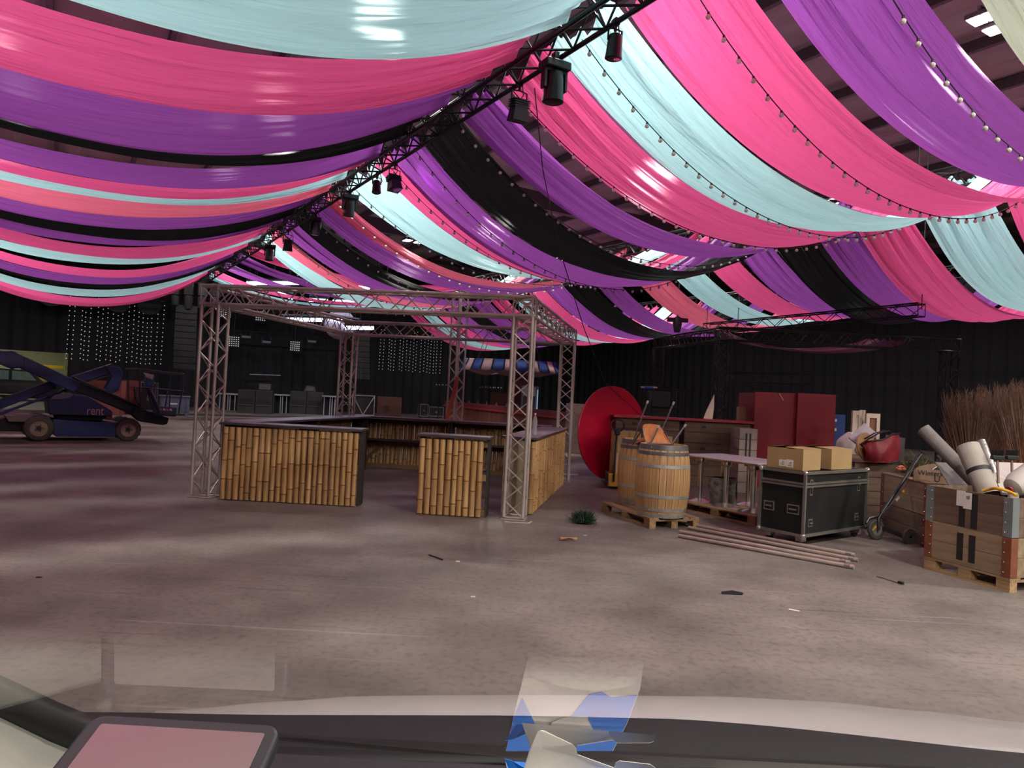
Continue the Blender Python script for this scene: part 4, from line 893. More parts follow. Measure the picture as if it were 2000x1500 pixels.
sack = mat('white_sack', 'c3b6b4', 0.75, var=0.1, scale=5, bump=0.4, bscale=8)
def sackobj(px, py, Y, z, rx, h, label, seed):
    p = at(px, py, Y); rnd = random.Random(seed); a_, b_ = rnd.uniform(0, 6), rnd.uniform(0, 6)
    def f(u, v):
        a = u * 6.2832; r = rx * (math.sin(math.pi * min(1, v * 0.93 + 0.05)) ** 0.45) * (1 + 0.1 * math.sin(3 * a + a_) + 0.06 * math.sin(5 * a + b_ + 4 * v)) * (1.0 if v < 0.62 else 1.0 - 0.75 * (v - 0.62))
        return (r * math.cos(a) + 0.06 * v * v, 0.8 * r * math.sin(a), h * v)
    o = MB().grid(f, 28, 14).build('white_sack', sack); tag(o, label, 'sack', 'white sacks behind the flight case'); o.location = (p.x, p.y, z); return o
TBz = 0.0
st_ = at(1650, 868, 13.1); stb = thing('low_bench', 'low plank bench behind the flight case under the white sacks', 'bench', (st_.x - 0.35, st_.y - 0.25, 0))
board('seat_plank', 0, 0, 0.90, 0.8, 0.26, 0.94, crw2, stb); board('seat_plank', 0, 0.27, 0.90, 0.8, 0.53, 0.94, crw2, stb)
for x in (0.04, 0.70):
    for y in (0.03, 0.43): board('leg', x, y, 0, x + 0.06, y + 0.06, 0.8995, crw2, stb)
sackobj(1653, 868, 13.1, 0.942, 0.17, 0.42, 'larger white sack with a knotted top behind the boxes', 2)
sackobj(1683, 868, 13.05, 0.942, 0.13, 0.30, 'smaller round white sack beside the wooden frames', 5)

# ------------------------------------------------------------------ rolls and sheets standing in the near crate
greyroll = mat('grey_felt_roll', '716c68', 0.85, var=0.08, scale=12, bump=0.2); white_f = mat('white_cloth', '9c938a', 0.8, var=0.08, scale=6, bump=0.3, bscale=10)
strap = mat('black_strap', '16161a', 0.6); bluef = mat('blue_foam', '31425f', 0.8)
def roll(a, Ya, b, Yb, r, mt, name, label, cat, bands=(), core=None):
    p, q_ = at(*a, Ya), at(*b, Yb); d = (q_ - p); L = d.length; dn = d.normalized()
    T = thing(name, label, cat, p); M = dn.to_track_quat('Z', 'Y').to_matrix()
    prof = [(0.001, 0.0), (r, 0.002), (r * 1.01, L * 0.5), (r, L - 0.002)]
    n = 28
    def f(u, v):
        a_ = u * 6.2832; rr = r * (1 + 0.02 * math.sin(2 * a_ + v * 3)); return tuple(M @ Vector((rr * math.cos(a_), rr * math.sin(a_), L * v)))
    MB().grid(f, n, 6).build('rolled_sheet', mt, T)
    # spiral end
    sp = [M @ Vector((r * (0.25 + 0.72 * k / 40) * math.cos(k * 0.5), r * (0.25 + 0.72 * k / 40) * math.sin(k * 0.5), L - 0.004)) for k in range(41)]
    MB().lathe([(0.001, L - 0.01), (r * 0.99, L - 0.01)], n, (0, 0, 0), M, cap=False).build('rolled_end', core or mt, T)
    MB().tube(sp, 0.004, 4).build('spiral_edge', strap, T)
    for bz_ in bands: MB().lathe([(r * 1.02, L * bz_ - 0.025), (r * 1.035, L * bz_ - 0.025), (r * 1.035, L * bz_ + 0.025), (r * 1.02, L * bz_ + 0.025)], n, (0, 0, 0), M, cap=False).build('strap', strap, T)
    return T
Yn = 9.0
roll((1905, 942), 8.75, (1803, 838), 9.25, 0.085, greyroll, 'felt_roll', 'long grey felt roll slanting up to the left', 'roll', core=bluef)
roll((1932, 968), 8.2, (1890, 872), 8.55, 0.125, white_f, 'cloth_roll', 'white cloth roll tied with a black strap', 'roll', (0.48,))
roll((1955, 965), 8.3, (1915, 862), 8.75, 0.055, mat('silver_duct', '8b8886', 0.35, 0.5, var=0.2, bump=0.6, bscale=25), 'duct_roll', 'narrow silvery duct beside the strapped cloth roll', 'duct')
def sheet(pts, depths, mt, name, label, cat, th=0.012):
    fr_ = [at(x, y, Y) for (x, y), Y in zip(pts, depths)]; c_ = fr_[0]; n = len(fr_); v0 = [p - c_ for p in fr_]; nn = (v0[1]).cross(v0[2]).normalized() * th
    o = MB().add(v0 + [v + nn for v in v0], [tuple(range(n)), tuple(range(2 * n - 1, n - 1, -1))] + [(i, i + n, (i + 1) % n + n, (i + 1) % n) for i in range(n)]).build(name, mt, None, False)
    o.location = c_; return tag(o, label, cat)
sheet([(1826, 902), (1895, 908), (1925, 945), (1945, 962), (1862, 962)], [9.3, 9.2, 9.0, 8.9, 9.0], gy, 'grey_plate', 'thin grey plate leaning behind the near striped crate', 'plate')
wpl = mat('white_foam', 'b0a8a2', 0.6, var=0.06)
sheet([(1936, 902), (2012, 905), (2030, 958), (1965, 950)], [8.9, 8.9, 8.3, 8.3], wpl, 'foam_sheet', 'upper white foam sheet behind the broom heads', 'foam sheet', 0.03)
sheet([(1938, 925), (1985, 930), (2020, 962), (1958, 962)], [8.4, 8.4, 8.0, 8.0], wpl, 'foam_sheet', 'lower white foam sheet in the near crate', 'foam sheet', 0.03)
wal = mat('broom_handle', '5f4132', 0.5)
for px0, px1, lb in ((1948, 1958, 'left broom standing head up in the near crate'), (1976, 1984, 'right broom standing head up in the near crate')):
    p, q_ = at(px1, 975, 7.95), at(px0, 898, 8.3); T = thing('broom', lb, 'broom', p, 0, 'brooms in the near crate')
    MB().cyl((0, 0, -0.5), q_ - p, 0.014, n=8).build('handle', wal, T)
    hd = MB().box(-0.07, -0.03, 0, 0.07, 0.03, 0.05); hh = hd.build('head', strap, T, bevel=0.01); hh.location = q_ - p
    rnd = random.Random(3); g = MB()
    for i in range(120):
        o_ = (q_ - p) + Vector((rnd.uniform(-0.065, 0.065), rnd.uniform(-0.025, 0.025), 0.04)); g.cyl(o_, o_ + Vector((rnd.gauss(0, 0.01), rnd.gauss(0, 0.01), 0.07)), 0.003, n=3, cap=False)
    stuff(g.build('bristles', strap, T))
# white tube with red end and yellow hose in the near crate
wtube = at(1974, 955, 7.45); we = thing('white_container', 'white plastic drum with a red cap lying in the near crate', 'container', wtube)
Mx = Vector((0.9, 0.25, 0.5)).normalized().to_track_quat('Z', 'Y').to_matrix()
MB().lathe([(0.05, 0), (0.10, 0.03), (0.13, 0.12), (0.14, 0.5)], 24, (0, 0, 0), Mx).build('drum', wpl, we)
MB().lathe([(0.035, -0.02), (0.035, 0.002)], 18, (0, 0, 0), Mx).build('red_cap', mat('red_cap', '9e3a44', 0.5), we)
MB().cyl((0.03, 0, -0.36), (0.03, 0, -0.03), 0.05, n=10).build('neck', wpl, we)
yh = nbp(0.62, 0.06, 0.955); ye = MB().tube([Matrix.Rotation(rzk, 3, 'Z') @ Vector((0.36 * u, 0.02 * math.sin(9 * u), 0.016 + 0.05 * math.sin(math.pi * u))) for u in [i / 12 for i in range(13)]], 0.016, 8).build('yellow_hose', mat('yellow_hose', 'c99a22', 0.5)); tag(ye, 'yellow hose lying over the near crate edge', 'hose'); ye.location = yh

# ------------------------------------------------------------------ bundles of dried pampas grass in brown paper
reed = mat('dry_grass', '7f6654', 0.85, var=0.3, scale=20); kraft = wood('kraft_wrap', '7b4526', '935733', 2, 0.7, perobj=0.1)
def grass(px, Y, top_px, label, seed, r0=0.12, r1=0.46):
    p = at(px, 905, Y); top = at(px, top_px, Y).z; rnd = random.Random(seed)
    T = thing('dried_grass_bundle', label, 'dried grass', (p.x, p.y, 0), 0, 'dried grass bundles')
    H = top
    g = MB(); g2 = MB()
    for i in range(420):
        a = rnd.uniform(0, 6.283); q_ = math.sqrt(rnd.random()); o_ = Vector((math.cos(a) * r0 * q_, math.sin(a) * r0 * q_, 0.3)); e_ = Vector((math.cos(a) * r1 * q_ * rnd.uniform(0.7, 1.15), math.sin(a) * r1 * q_, H * rnd.uniform(0.72, 1.02)))
        m_ = o_.lerp(e_, 0.55); m_.x *= 0.8; m_.y *= 0.8
        g.tube([o_, m_, e_], 0.004, 3)
        dn = (e_ - m_).normalized()
        for k in range(7):
            b_ = e_ - dn * (0.05 * k); sd = Vector((rnd.gauss(0, 1), rnd.gauss(0, 1), 0.5)).normalized(); g2.cyl(b_, b_ + dn * 0.06 + sd * 0.035, 0.0035, 0.001, n=3, cap=False)
    stuff(g.build('stalks', reed, T)); stuff(g2.build('plumes', reed, T))
    MB().grid(lambda u, v: (math.cos(u * 6.283) * (r0 * 0.85 + (r1 * 0.4 - r0 * 0.5) * v) * (1 + 0.06 * math.sin(u * 25)), math.sin(u * 6.283) * (r0 * 0.85 + (r1 * 0.4 - r0 * 0.5) * v), 0.01 + H * 0.66 * v + 0.08 * math.sin(u * 6.283 + seed) * v), 28, 3).build('paper_wrap', kraft, T)
grass(1900, 11.3, 770, 'leftmost bundle of dried grass behind the near crate', 1)
grass(1950, 12.4, 760, 'middle bundle of dried grass behind the near crate', 2)
grass(2012, 10.5, 752, 'rightmost bundle of dried grass at the frame edge', 3)
# small white frame at back
wf = at(1914, 885, 12.5); T = thing('picture_frame', 'small white frame in the shade beside the dried grass', 'frame', (wf.x - 0.15, wf.y, 0), 0.1)
for x in (0, 0.17): MB().box(x, 0, 0, x + 0.03, 0.03, 1.42).build('stile', shut, T)
for z in (0.7, 1.39): MB().box(0.0305, 0, z, 0.1695, 0.03, z + 0.03).build('rail', shut, T)

# ------------------------------------------------------------------ litter on the floor
def at_floor(o, x, y, dz=0.0): p = gnd(x, y); o.location = (p.x, p.y, dz); return o
sprigs('fir_sprig', 'dark green fir sprig lying on the floor near the barrels', 'fir sprig', gnd(1138, 1022), 0.15, 900, 0.16, mat('fir_dark', '1a3322', 0.7, var=0.4), 9, 1.1, 0.006)
leafm = mat('dry_leaf', 'b58a5c', 0.8, var=0.2)
lf = MB().grid(lambda u, v: (0.22 * (u - 0.5) , 0.08 * (v - 0.5) * math.sin(math.pi * min(1, u + 0.1)), 0.012 + 0.03 * abs(math.sin(3 * u + 2 * v))), 10, 4).build('crumpled_paper', leafm); lf.modifiers.new('t', 'SOLIDIFY').thickness = 0.003
tag(lf, 'crumpled tan paper scrap on the floor below the fir sprig', 'paper scrap'); at_floor(lf, 1110, 1056); lf.rotation_euler = (0, 0, 0.2)
wp2 = MB().box(-0.2, -0.15, 0, 0.2, 0.15, 0.012).build('folded_cloth', mat('white_cloth_floor', 'c7bdae', 0.8), None, bevel=0.005); tag(wp2, 'folded white sheet on the floor by the rear truss column', 'sheet'); at_floor(wp2, 1111, 927)
stk = MB().cyl((0, 0, 0.008), (0.16, -0.18, 0.008), 0.007, n=6).build('thin_stick', strap); tag(stk, 'thin dark stick on the floor in front of the bar', 'stick'); at_floor(stk, 838, 1085)
gm = MB().prism([(-0.09, 0.0), (0.09, 0.0), (0.1, 0.02), (0.0, 0.035), (-0.1, 0.018)], -0.012, 0.012).build('dark_clamp', strap); tag(gm, 'small dark object lying alone on the open floor', 'scrap'); at_floor(gm, 1430, 1161)
pp = MB().box(-0.045, -0.01, 0, 0.045, 0.01, 0.004).build('paper_strip', paper); tag(pp, 'small white paper strip on the open floor', 'paper strip'); at_floor(pp, 1551, 1192); pp.rotation_euler = (0, 0, -0.6)
cbl = thing('cable_end', 'thin cable with a dark plug on the floor by the near crate', 'cable', gnd(1712, 1127)); q_ = gnd(1760, 1141) - gnd(1712, 1127)
MB().tube([(0, 0, 0.006), q_ * 0.4 + Vector((0, 0.02, 0.006)), q_ * 0.9 + Vector((0, 0, 0.006))], 0.005, 5).build('cord', wal, cbl); MB().bar(q_ * 0.9 + Vector((0, 0, 0.014)), q_ * 1.08 + Vector((0, 0, 0.014)), 0.03, 0.025).build('plug', strap, cbl)
for i, (x, y) in enumerate(((894, 1097), (924, 1166), (1143, 1046), (76, 1128))):
    b = MB().box(-0.02, -0.012, 0, 0.02, 0.012, 0.006).build('paper_bit', paper if i < 3 else strap); tag(b, ['tiny white bit on the floor beside the thin stick', 'tiny white bit on the floor below the thin stick', 'tiny white bit on the floor above the tan scrap', 'tiny dark bit on the floor at the far left'][i], 'litter'); at_floor(b, x, y)
# tape corner marks under the front right column
tm = MB(); pm = gnd(1003, 1020); qd = (CB - CA).normalized()
tp_ = MB().bar((-0.12, 0, 0.002), (0.2, -0.03, 0.002), 0.02, 0.003).bar((0.2, -0.03, 0.002), (0.25, 0.12, 0.002), 0.02, 0.003).build('floor_tape', paper, None, False); tp_.location = pm; tag(tp_, 'white tape corner mark on the floor at the front right column', 'tape')

# ------------------------------------------------------------------ boom lift at the left
liftb = mat('lift_blue', '20305e', 0.45, var=0.12, scale=2); lift_dk = mat('lift_dark', '14182a', 0.5, var=0.15); lift_in = mat('lift_black', '0f0f12', 0.6)
tyr = mat('lift_tyre', '4c4540', 0.85, var=0.15); rimm = mat('lift_rim', '8c7a68', 0.6, var=0.1); lt = mat('pale_print', 'c9a8a0', 0.6)
K = 74.0; LW = gnd(75, 862); LRZ = R_(38)
lift = thing('boom_lift', 'blue articulated boom lift with folded arms at the left edge', 'boom lift', LW, LRZ)
def l2(x, y): return ((x - 75) / K, (862 - 0.035 * (x - 75) - y) / K)
def side(name, pts, y0, y1, mt, parent=lift, bevel=0.02):
    return MB().prism([l2(*p) for p in pts], y0, y1).build(name, mt, parent, False, bevel)
# chassis, counterweight, turntable
side('chassis', [(96, 821), (200, 823), (202, 832), (198, 850), (170, 851), (102, 853), (97, 846)], 0.05, 1.35, liftb)
side('chassis_deck', [(22, 817), (90, 817), (96, 824), (206, 822), (206, 827), (96, 828), (30, 830)], 0.2, 1.2, mat('lift_deck', '6b5a58', 0.5, var=0.2))
side('axle_beam', [(0, 826), (96, 828), (98, 846), (20, 848), (-6, 840)], 0.35, 1.1, lift_in)
tur = side('turret_cover', [(86, 787), (96, 776), (120, 773), (150, 775), (182, 795), (191, 800), (190, 811), (90, 813)], 0.1, 1.2, liftb)
side('turret_hood', [(89, 785), (97, 776), (128, 772), (120, 782), (100, 786)], 0.08, 1.22, mat('lift_hood', '5b5868', 0.5), tur)
x_, z_ = l2(163, 802)
link('lettering', text_mesh('rent', 0.27, lt), tur, Matrix.Translation((x_, 0.094, z_)) @ RX @ Matrix.Diagonal((0.85, 1.25, 1, 1)))
side('turntable', [(100, 813), (180, 812), (178, 822), (104, 822)], 0.3, 1.05, lift_in)
side('battery_box', [(184, 802), (193, 801), (193, 818), (180, 818)], 0.15, 0.8, mat('rust_panel', '6d3f38', 0.6))
def wheel(px, py, r, y):
    x, z = l2(px, py); z = r
    M = Matrix.Rotation(R_(90), 3, 'X')
    T = MB().lathe([(r * 0.62, -0.11), (r * 0.93, -0.11), (r, -0.07), (r, 0.07), (r * 0.93, 0.11), (r * 0.62, 0.11)], 32, (x, y, z), M, cap=False).build('tyre', tyr, lift)
    MB().lathe([(0.001, 0.07), (r * 0.2, 0.075), (r * 0.25, 0.06), (r * 0.58, 0.065), (r * 0.63, 0.1)], 28, (x, y, z), M, cap=False).build('rim', rimm, T)
    MB().lathe([(0.001, 0.09), (r * 0.16, 0.088), (r * 0.2, 0.06)], 10, (x, y, z), M, cap=False).build('hub_cap', lift_in, T)
    for k in range(5):
        a = k * 1.2566; MB().sphere((x + r * 0.26 * math.cos(a), y - 0.075, z + r * 0.26 * math.sin(a)), r * 0.045, 6, 4).build('wheel_nut', lift_in, T)
    for k in range(16):
        a = k * 0.3927; Mt = Matrix.Translation((x, y, z)) @ Matrix.Rotation(a, 4, 'Y'); MB().box(r * 0.985, -0.1, -0.03, r * 1.015, 0.0, 0.03, Mt).build('tread_lug', tyr, T, False)
wheel(75, 838, 0.32, 0.12); wheel(220, 836, 0.30, 0.12); wheel(75, 838, 0.32, 1.28); wheel(220, 836, 0.30, 1.28)
# booms: lower riser, upper boom, main boom (each a rectangular section)
def boom(name, a, b, w, y0, y1, mt=liftb):
    (x0, z0_), (x1, z1_) = l2(*a), l2(*b); return MB().bar((x0, (y0 + y1) / 2, z0_), (x1, (y0 + y1) / 2, z1_), y1 - y0, w / K).build(name, mt, lift, False, 0.02)
boom('riser_arm', (-6, 812), (98, 757), 17, 0.5, 0.8)
boom('riser_link', (0, 826), (118, 765), 5, 0.42, 0.5)
boom('upper_riser_arm', (128, 748), (196, 716), 17, 0.55, 0.85)
boom('riser_cylinder', (120, 762), (185, 733), 4, 0.6, 0.7, mat('cylinder_steel', '6f6f7c', 0.3, 0.7))
side('riser_knuckle', [(178, 714), (204, 714), (211, 724), (206, 760), (190, 770), (182, 758), (192, 735)], 0.5, 0.9, liftb)
side('boom_knuckle', [(-10, 701), (14, 704), (32, 703), (46, 712), (50, 730), (30, 735), (-10, 720)], 0.1, 0.5, liftb)
side('boom_knuckle_post', [(-10, 715), (6, 716), (8, 788), (-10, 800)], 0.1, 0.5, liftb)
boom('main_boom', (22, 712), (132, 760), 22, 0.12, 0.42)
boom('telescopic_boom', (116, 750), (252, 806), 19, 0.16, 0.38, lift_dk)
boom('boom_cable_tray', (122, 741), (240, 790), 4, 0.02, 0.12, lift_in)
side('boom_tip', [(228, 790), (262, 800), (292, 808), (290, 820), (282, 823), (240, 818), (225, 804)], 0.05, 0.5, lift_dk)
# platform basket
side('basket_floor', [(256, 797), (296, 797), (296, 803), (256, 803)], -0.5, 1.1, lift_dk)
side('basket_toeboard', [(256, 784), (296, 785), (296, 797), (256, 797)], -0.52, -0.49, liftb)
rl = mat('lift_rail', '33384a', 0.45, 0.4)
def rail(a, b, ya, yb, r=0.02, nm='rail'):
    (x0, z0_), (x1, z1_) = l2(*a), l2(*b); MB().cyl((x0, ya, z0_), (x1, yb, z1_), r, n=8).build(nm, rl, lift)
for y in (-0.5, 1.1):
    rail((222, 716), (307, 718), y, y); rail((226, 751), (308, 752), y, y, 0.016); rail((307, 718), (300, 797), y, y, nm='post'); rail((281, 718), (283, 797), y, y, 0.015, 'post'); rail((226, 716), (232, 790), y, y, nm='post'); rail((240, 752), (256, 797), y, y, 0.02, 'post')
rail((222, 716), (222, 716.5), -0.5, 1.1); rail((307, 718), (307, 718.5), -0.5, 1.1); rail((245, 752), (266, 797), -0.5, -0.5, 0.05, 'boom_mast')
side('control_box', [(238, 724), (252, 726), (251, 750), (237, 748)], -0.62, -0.3, liftb); side('control_panel', [(231, 722), (250, 725), (248, 735), (236, 731)], -0.66, -0.62, mat('lift_panel', '93847f', 0.5))
for k in range(4): side('warning_stripe', [(264 + k * 6, 788), (268 + k * 6, 788), (270 + k * 6, 792), (266 + k * 6, 792)], -0.532, -0.522, mat('warning_red', 'b0524a', 0.5) if k % 2 == 0 else lt, bevel=0.0)
MB().tube([(*(lambda p: (p[0], 0.0, p[1]))(l2(x, y)),) for x, y in ((226, 755), (229, 775), (240, 790), (262, 806))], 0.02, 6).build('hose', lift_in, lift)

# ------------------------------------------------------------------ red crates, cases and grey bin behind the lift
cratered = wood('far_red_crate', '7a4038', '8f5046', 0, 0.7, 1.5, 0.2, 0.1)
def far_crate(px, py, Y, w, d, h, mt, label, rz=0.3, rows=2, name='storage_crate', cat='crate', group='far storage crates'):
    p = at(px, py, Y); T = thing(name, label, cat, (p.x, p.y, 0), rz, group)
    for r in range(rows):
        z = 0.01 + h / rows * r; z1 = h / rows * (r + 1) - 0.006
        board('plank', 0, 0, z, w, 0.03, z1, mt, T); board('plank', 0, d - 0.03, z, w, d, z1, mt, T); board('side_plank', 0, 0.031, z, 0.03, d - 0.031, z1, mt, T); board('side_plank', w - 0.03, 0.031, z, w, d - 0.031, z1, mt, T)
    for x in (0.02, w - 0.12): MB().box(x, -0.012, 0.01, x + 0.1, -0.001, h - 0.01).build('corner_batten', mt, T, False)
    return T
far_crate(166, 800, 29.5, 1.3, 0.9, 1.45, cratered, 'left red crate behind the lift basket')
far_crate(232, 800, 31.5, 1.0, 0.9, 1.5, cratered, 'right red crate behind the lift basket')
def case(px, py, w, d, h, label, body=caseb, rz=0.35, name='road_case', Y=None, z=0.0):
    p = gnd(px, py) if Y is None else at(px, py, Y)
    T = thing(name, label, 'case', (p.x, p.y, z), rz, 'road cases around the stage')
    MB().box(0.01, 0.01, 0.1, w - 0.01, d - 0.01, h - 0.01).build('body', body, T, False)
    for a, b in (((0, 0), (w, 0)), ((0, 0), (0, d)), ((w, 0), (w, d)), ((0, d), (w, d))):
        for zz in (0.115, h - 0.015): MB().bar((*a, zz), (*b, zz), 0.035, 0.035).build('edge', alp, T)
    for x in (0, w):
        for y in (0, d): MB().bar((x, y, 0.1), (x, y, h), 0.035, 0.035, (0, 1, 0)).build('corner_edge', alp, T); MB().cyl((x * 0.8 + 0.05, y * 0.8 + 0.06, 0.05), (x * 0.8 + 0.09, y * 0.8 + 0.06, 0.05), 0.05, n=8).build('castor', rubber, T)
    MB().box(w * 0.42, -0.004, h * 0.45, w * 0.58, 0.008, h * 0.62).build('handle', hw, T, False)
    return T
case(272, 811, 0.6, 0.6, 1.45, 'upright road case between the lift basket and the grey bin', rz=0.35)
gb = gnd(309, 811); binm = mat('grey_plastic', '55525c', 0.5, var=0.08); bind = mat('blue_grey_plastic', '5b6079', 0.5, var=0.08)
bn = thing('pallet_box', 'grey plastic bulk container on short feet near the stage', 'container', gb, R_(26))
MB().box(0, 0.02, 0.16, 0.78, 1.0, 0.86).build('side_wall', binm, bn, bevel=0.02)
MB().box(0.04, -0.0, 0.16, 1.25, 0.03, 0.84).build('front_wall', bind, bn, bevel=0.02); MB().box(0.79, 0.031, 0.16, 1.25, 1.0, 0.84).build('body', bind, bn, bevel=0.02)
MB().box(-0.03, -0.03, 0.84, 1.28, 1.03, 0.9).build('rim', bind, bn, bevel=0.015)
for x in (0.0, 0.53, 1.08):
    for y in (0.0, 0.85): MB().box(x, y, 0, x + 0.16, y + 0.15, 0.158).build('foot', bind, bn)
MB().box(0.45, -0.004, 0.5, 0.75, -0.001, 0.57).build('label', paper, bn, False)
for x in (0.12, 1.1): MB().box(x, -0.02, 0.2, x + 0.04, -0.001, 0.82).build('rib', bind, bn, False)

# ------------------------------------------------------------------ light curtains of hanging LED points
ledm = bpy.data.materials.new('led_point'); ledm.use_nodes = True; _l = ledm.node_tree.nodes['Principled BSDF']; _l.inputs['Emission Color'].default_value = (0.9, 0.9, 1, 1); _l.inputs['Emission Strength'].default_value = 1.2
def led_curtain(t0, t1, z0, z1, cols, rows, label, s=35.2, r=0.026):
    b = hall(s, t0, z1); T = thing('led_curtain', label, 'light curtain', b, HALL_RZ, 'hanging curtains of LED points')
    rnd = random.Random(4); g = MB(); w = t1 - t0
    MB().bar((0, 0, 0.1), (w, 0, 0.1), 0.06, 0.06).build('header_bar', fixt, T)
    c_ = MB()
    for i in range(cols):
        x = w * (i + 0.5) / cols + rnd.uniform(-0.06, 0.06); k = rnd.uniform(-0.05, 0.05); dz = rnd.uniform(-0.12, 0.12)
        MB().cyl((x, 0, 0.08), (x + k, 0, z0 - z1), 0.006, n=3, cap=False).build('strand', cable_m, T)
        for j in range(rows):
            zz = (z0 - z1) * (j + 0.5) / rows + dz * 0.6; g.sphere((x + k * j / rows, -0.03, zz), r, 6, 4)
    stuff(g.build('led_points', ledm, T))
led_curtain(-5.1, -0.3, 2.35, 6.0, 19, 14, 'left curtain of small white LED points beside the doorway')
led_curtain(12.9, 17.7, 2.9, 5.8, 18, 13, 'right curtain of small white LED points behind the bar')
# round seven-lamp blinders on a bar
glassy = mat('blinder_lamp', '8f8468', 0.25, 0.3, emit='d8c89a', estr=0.25)
def seven(px, py, label, Y=None, r=0.62):
    d_ = ray(px, py); s_ = 34.2; k_ = ((hall(s_, 0, 0) - EYE).dot(DV)) / d_.dot(DV); p = EYE + d_ * k_
    T = thing('round_blinder', label, 'stage light', p, HALL_RZ, 'round seven lamp stage lights')
    MB().lathe([(r * 0.98, 0.1), (r, 0.0), (r * 0.96, -0.04), (0.001, -0.03)], 24, (0, 0, 0), Matrix.Rotation(R_(90), 3, 'X')).build('housing', lift_in, T)
    for k in range(7):
        x, z = (0, 0) if k == 6 else (r * 0.62 * math.cos(k * 1.0472 + 0.5), r * 0.62 * math.sin(k * 1.0472 + 0.5))
        MB().lathe([(r * 0.25, 0.0), (r * 0.25, 0.06), (r * 0.18, 0.09), (0.001, 0.1)], 14, (x, 0, z), Matrix.Rotation(R_(90), 3, 'X'), cap=False).build('lamp', glassy, T)
    MB().cyl((0, 0.05, r * 0.9), (0, 0.05, 4.3), 0.02, n=6).build('hanger', fixt, T)
seven(100, 576, 'leftmost round seven lamp light below the drapes'); seven(166, 584, 'second round seven lamp light below the drapes', r=0.5); seven(231, 589, 'third round seven lamp light over the left LED curtain'); seven(292, 594, 'fourth round seven lamp light over the left LED curtain')
for k, (px, py) in enumerate(((765, 644), (797, 644), (828, 650))): seven(px, py, '%s round seven lamp light over the right LED curtain' % ORD[k], r=0.42)
def wallpt(px, py, s_): d_ = ray(px, py); k_ = ((hall(s_, 0, 0) - EYE).dot(DV)) / d_.dot(DV); return EYE + d_ * k_
# line arrays
lam = mat('speaker_black', '232326', 0.6, var=0.2)
def line_array(px, ptop, n, label, w=1.1):
    p = wallpt(px, ptop, 31.8); T = thing('line_array_speaker', label, 'loudspeaker', p, HALL_RZ, 'flown line array loudspeakers')
    MB().box(-w / 2, -0.3, 0, w / 2, 0.3, 0.1).build('bumper_frame', fixt, T)
    for k in range(n):
        y = -0.02 * k * k * 0.25; z = -0.34 * (k + 1); c = MB().box(-w / 2, -0.35 + y, z + 0.012, w / 2, 0.35 + y, z + 0.34).build('cabinet', lam, T, False, 0.02)
        MB().box(-w / 2 + 0.06, -0.362 + y, z + 0.04, -0.08, -0.351 + y, z + 0.31).build('grille', fixt, c, False); MB().box(0.08, -0.362 + y, z + 0.04, w / 2 - 0.06, -0.351 + y, z + 0.31).build('grille', fixt, c, False)
    MB().cyl((0, 0, 0.1), (0, 0, 3.4), 0.03, n=6).build('chain', fixt, T)
line_array(363, 601, 10, 'left flown column of black loudspeakers beside the LED curtain'); line_array(703, 645, 9, 'right flown column of black loudspeakers behind the bar')
# square led blinders 5 x 5
def matrix_light(px, py, label, w=0.62, n=5, s_=33.5):
    p = wallpt(px, py, s_); T = thing('matrix_light', label, 'stage light', p, HALL_RZ, 'square matrix lights over the stage')
    MB().box(-w / 2, 0, -w / 2, w / 2, 0.1, w / 2).build('housing', lift_in, T, False)
    for i in range(n):
        for j in range(n): MB().sphere(((i - (n - 1) / 2) * w / n, -0.01, (j - (n - 1) / 2) * w / n), w / n * 0.24, 6, 4).build('cell', ledm, T)
    MB().cyl((0, 0.05, w / 2), (0, 0.05, 4.0), 0.02, n=6).build('hanger', fixt, T)
matrix_light(441, 610, 'top left square matrix light over the stage'); matrix_light(509, 617, 'top right square matrix light over the stage'); matrix_light(457, 667, 'lower left square matrix light over the stage'); matrix_light(576, 676, 'lower right square matrix light over the stage')
# cross bar with small washes
p0 = wallpt(420, 642, 33.6); p1 = wallpt(670, 662, 33.6); tag(MB().tube([(0, 0, 0), p1 - p0], 0.05, 8).build('lighting_bar', fixt), 'thin dark lighting bar across the stage', 'bar').location = p0
for k, (px, py) in enumerate(((480, 658), (520, 668), (609, 667))):
    p = wallpt(px, py, 33.5); T = thing('wash_light', 'flat grey wash light under the stage bar, %s from the left' % ORD[k], 'stage light', p, HALL_RZ, 'flat wash lights on the stage bar')
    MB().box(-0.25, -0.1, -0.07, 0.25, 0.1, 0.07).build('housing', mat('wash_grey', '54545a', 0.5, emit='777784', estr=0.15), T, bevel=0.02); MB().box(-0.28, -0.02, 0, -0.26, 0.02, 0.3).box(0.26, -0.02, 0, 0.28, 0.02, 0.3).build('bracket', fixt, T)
# stage truss above
for (a, b, nm) in (((150, 575), (400, 590), 'left'), ((400, 590), (700, 640), 'middle'), ((640, 600), (860, 640), 'right')):
    q0, q1 = wallpt(*a, 33.0), wallpt(*b, 33.0); T = thing('stage_truss', 'dark lighting truss over the stage, %s length' % nm, 'truss', q0, 0, 'lighting trusses over the stage')
    chs, brs = lattice(Vector((0, 0, 0)), q1 - q0, 0.4, 0.5)
    for c_, d_ in chs: rod('chord', c_, d_, 0.03, blackal, T)
    g = MB()
    for c_, d_ in brs: g.cyl(c_, d_, 0.014, n=4, cap=False)
    stuff(g.build('brace_web', blackal, T))
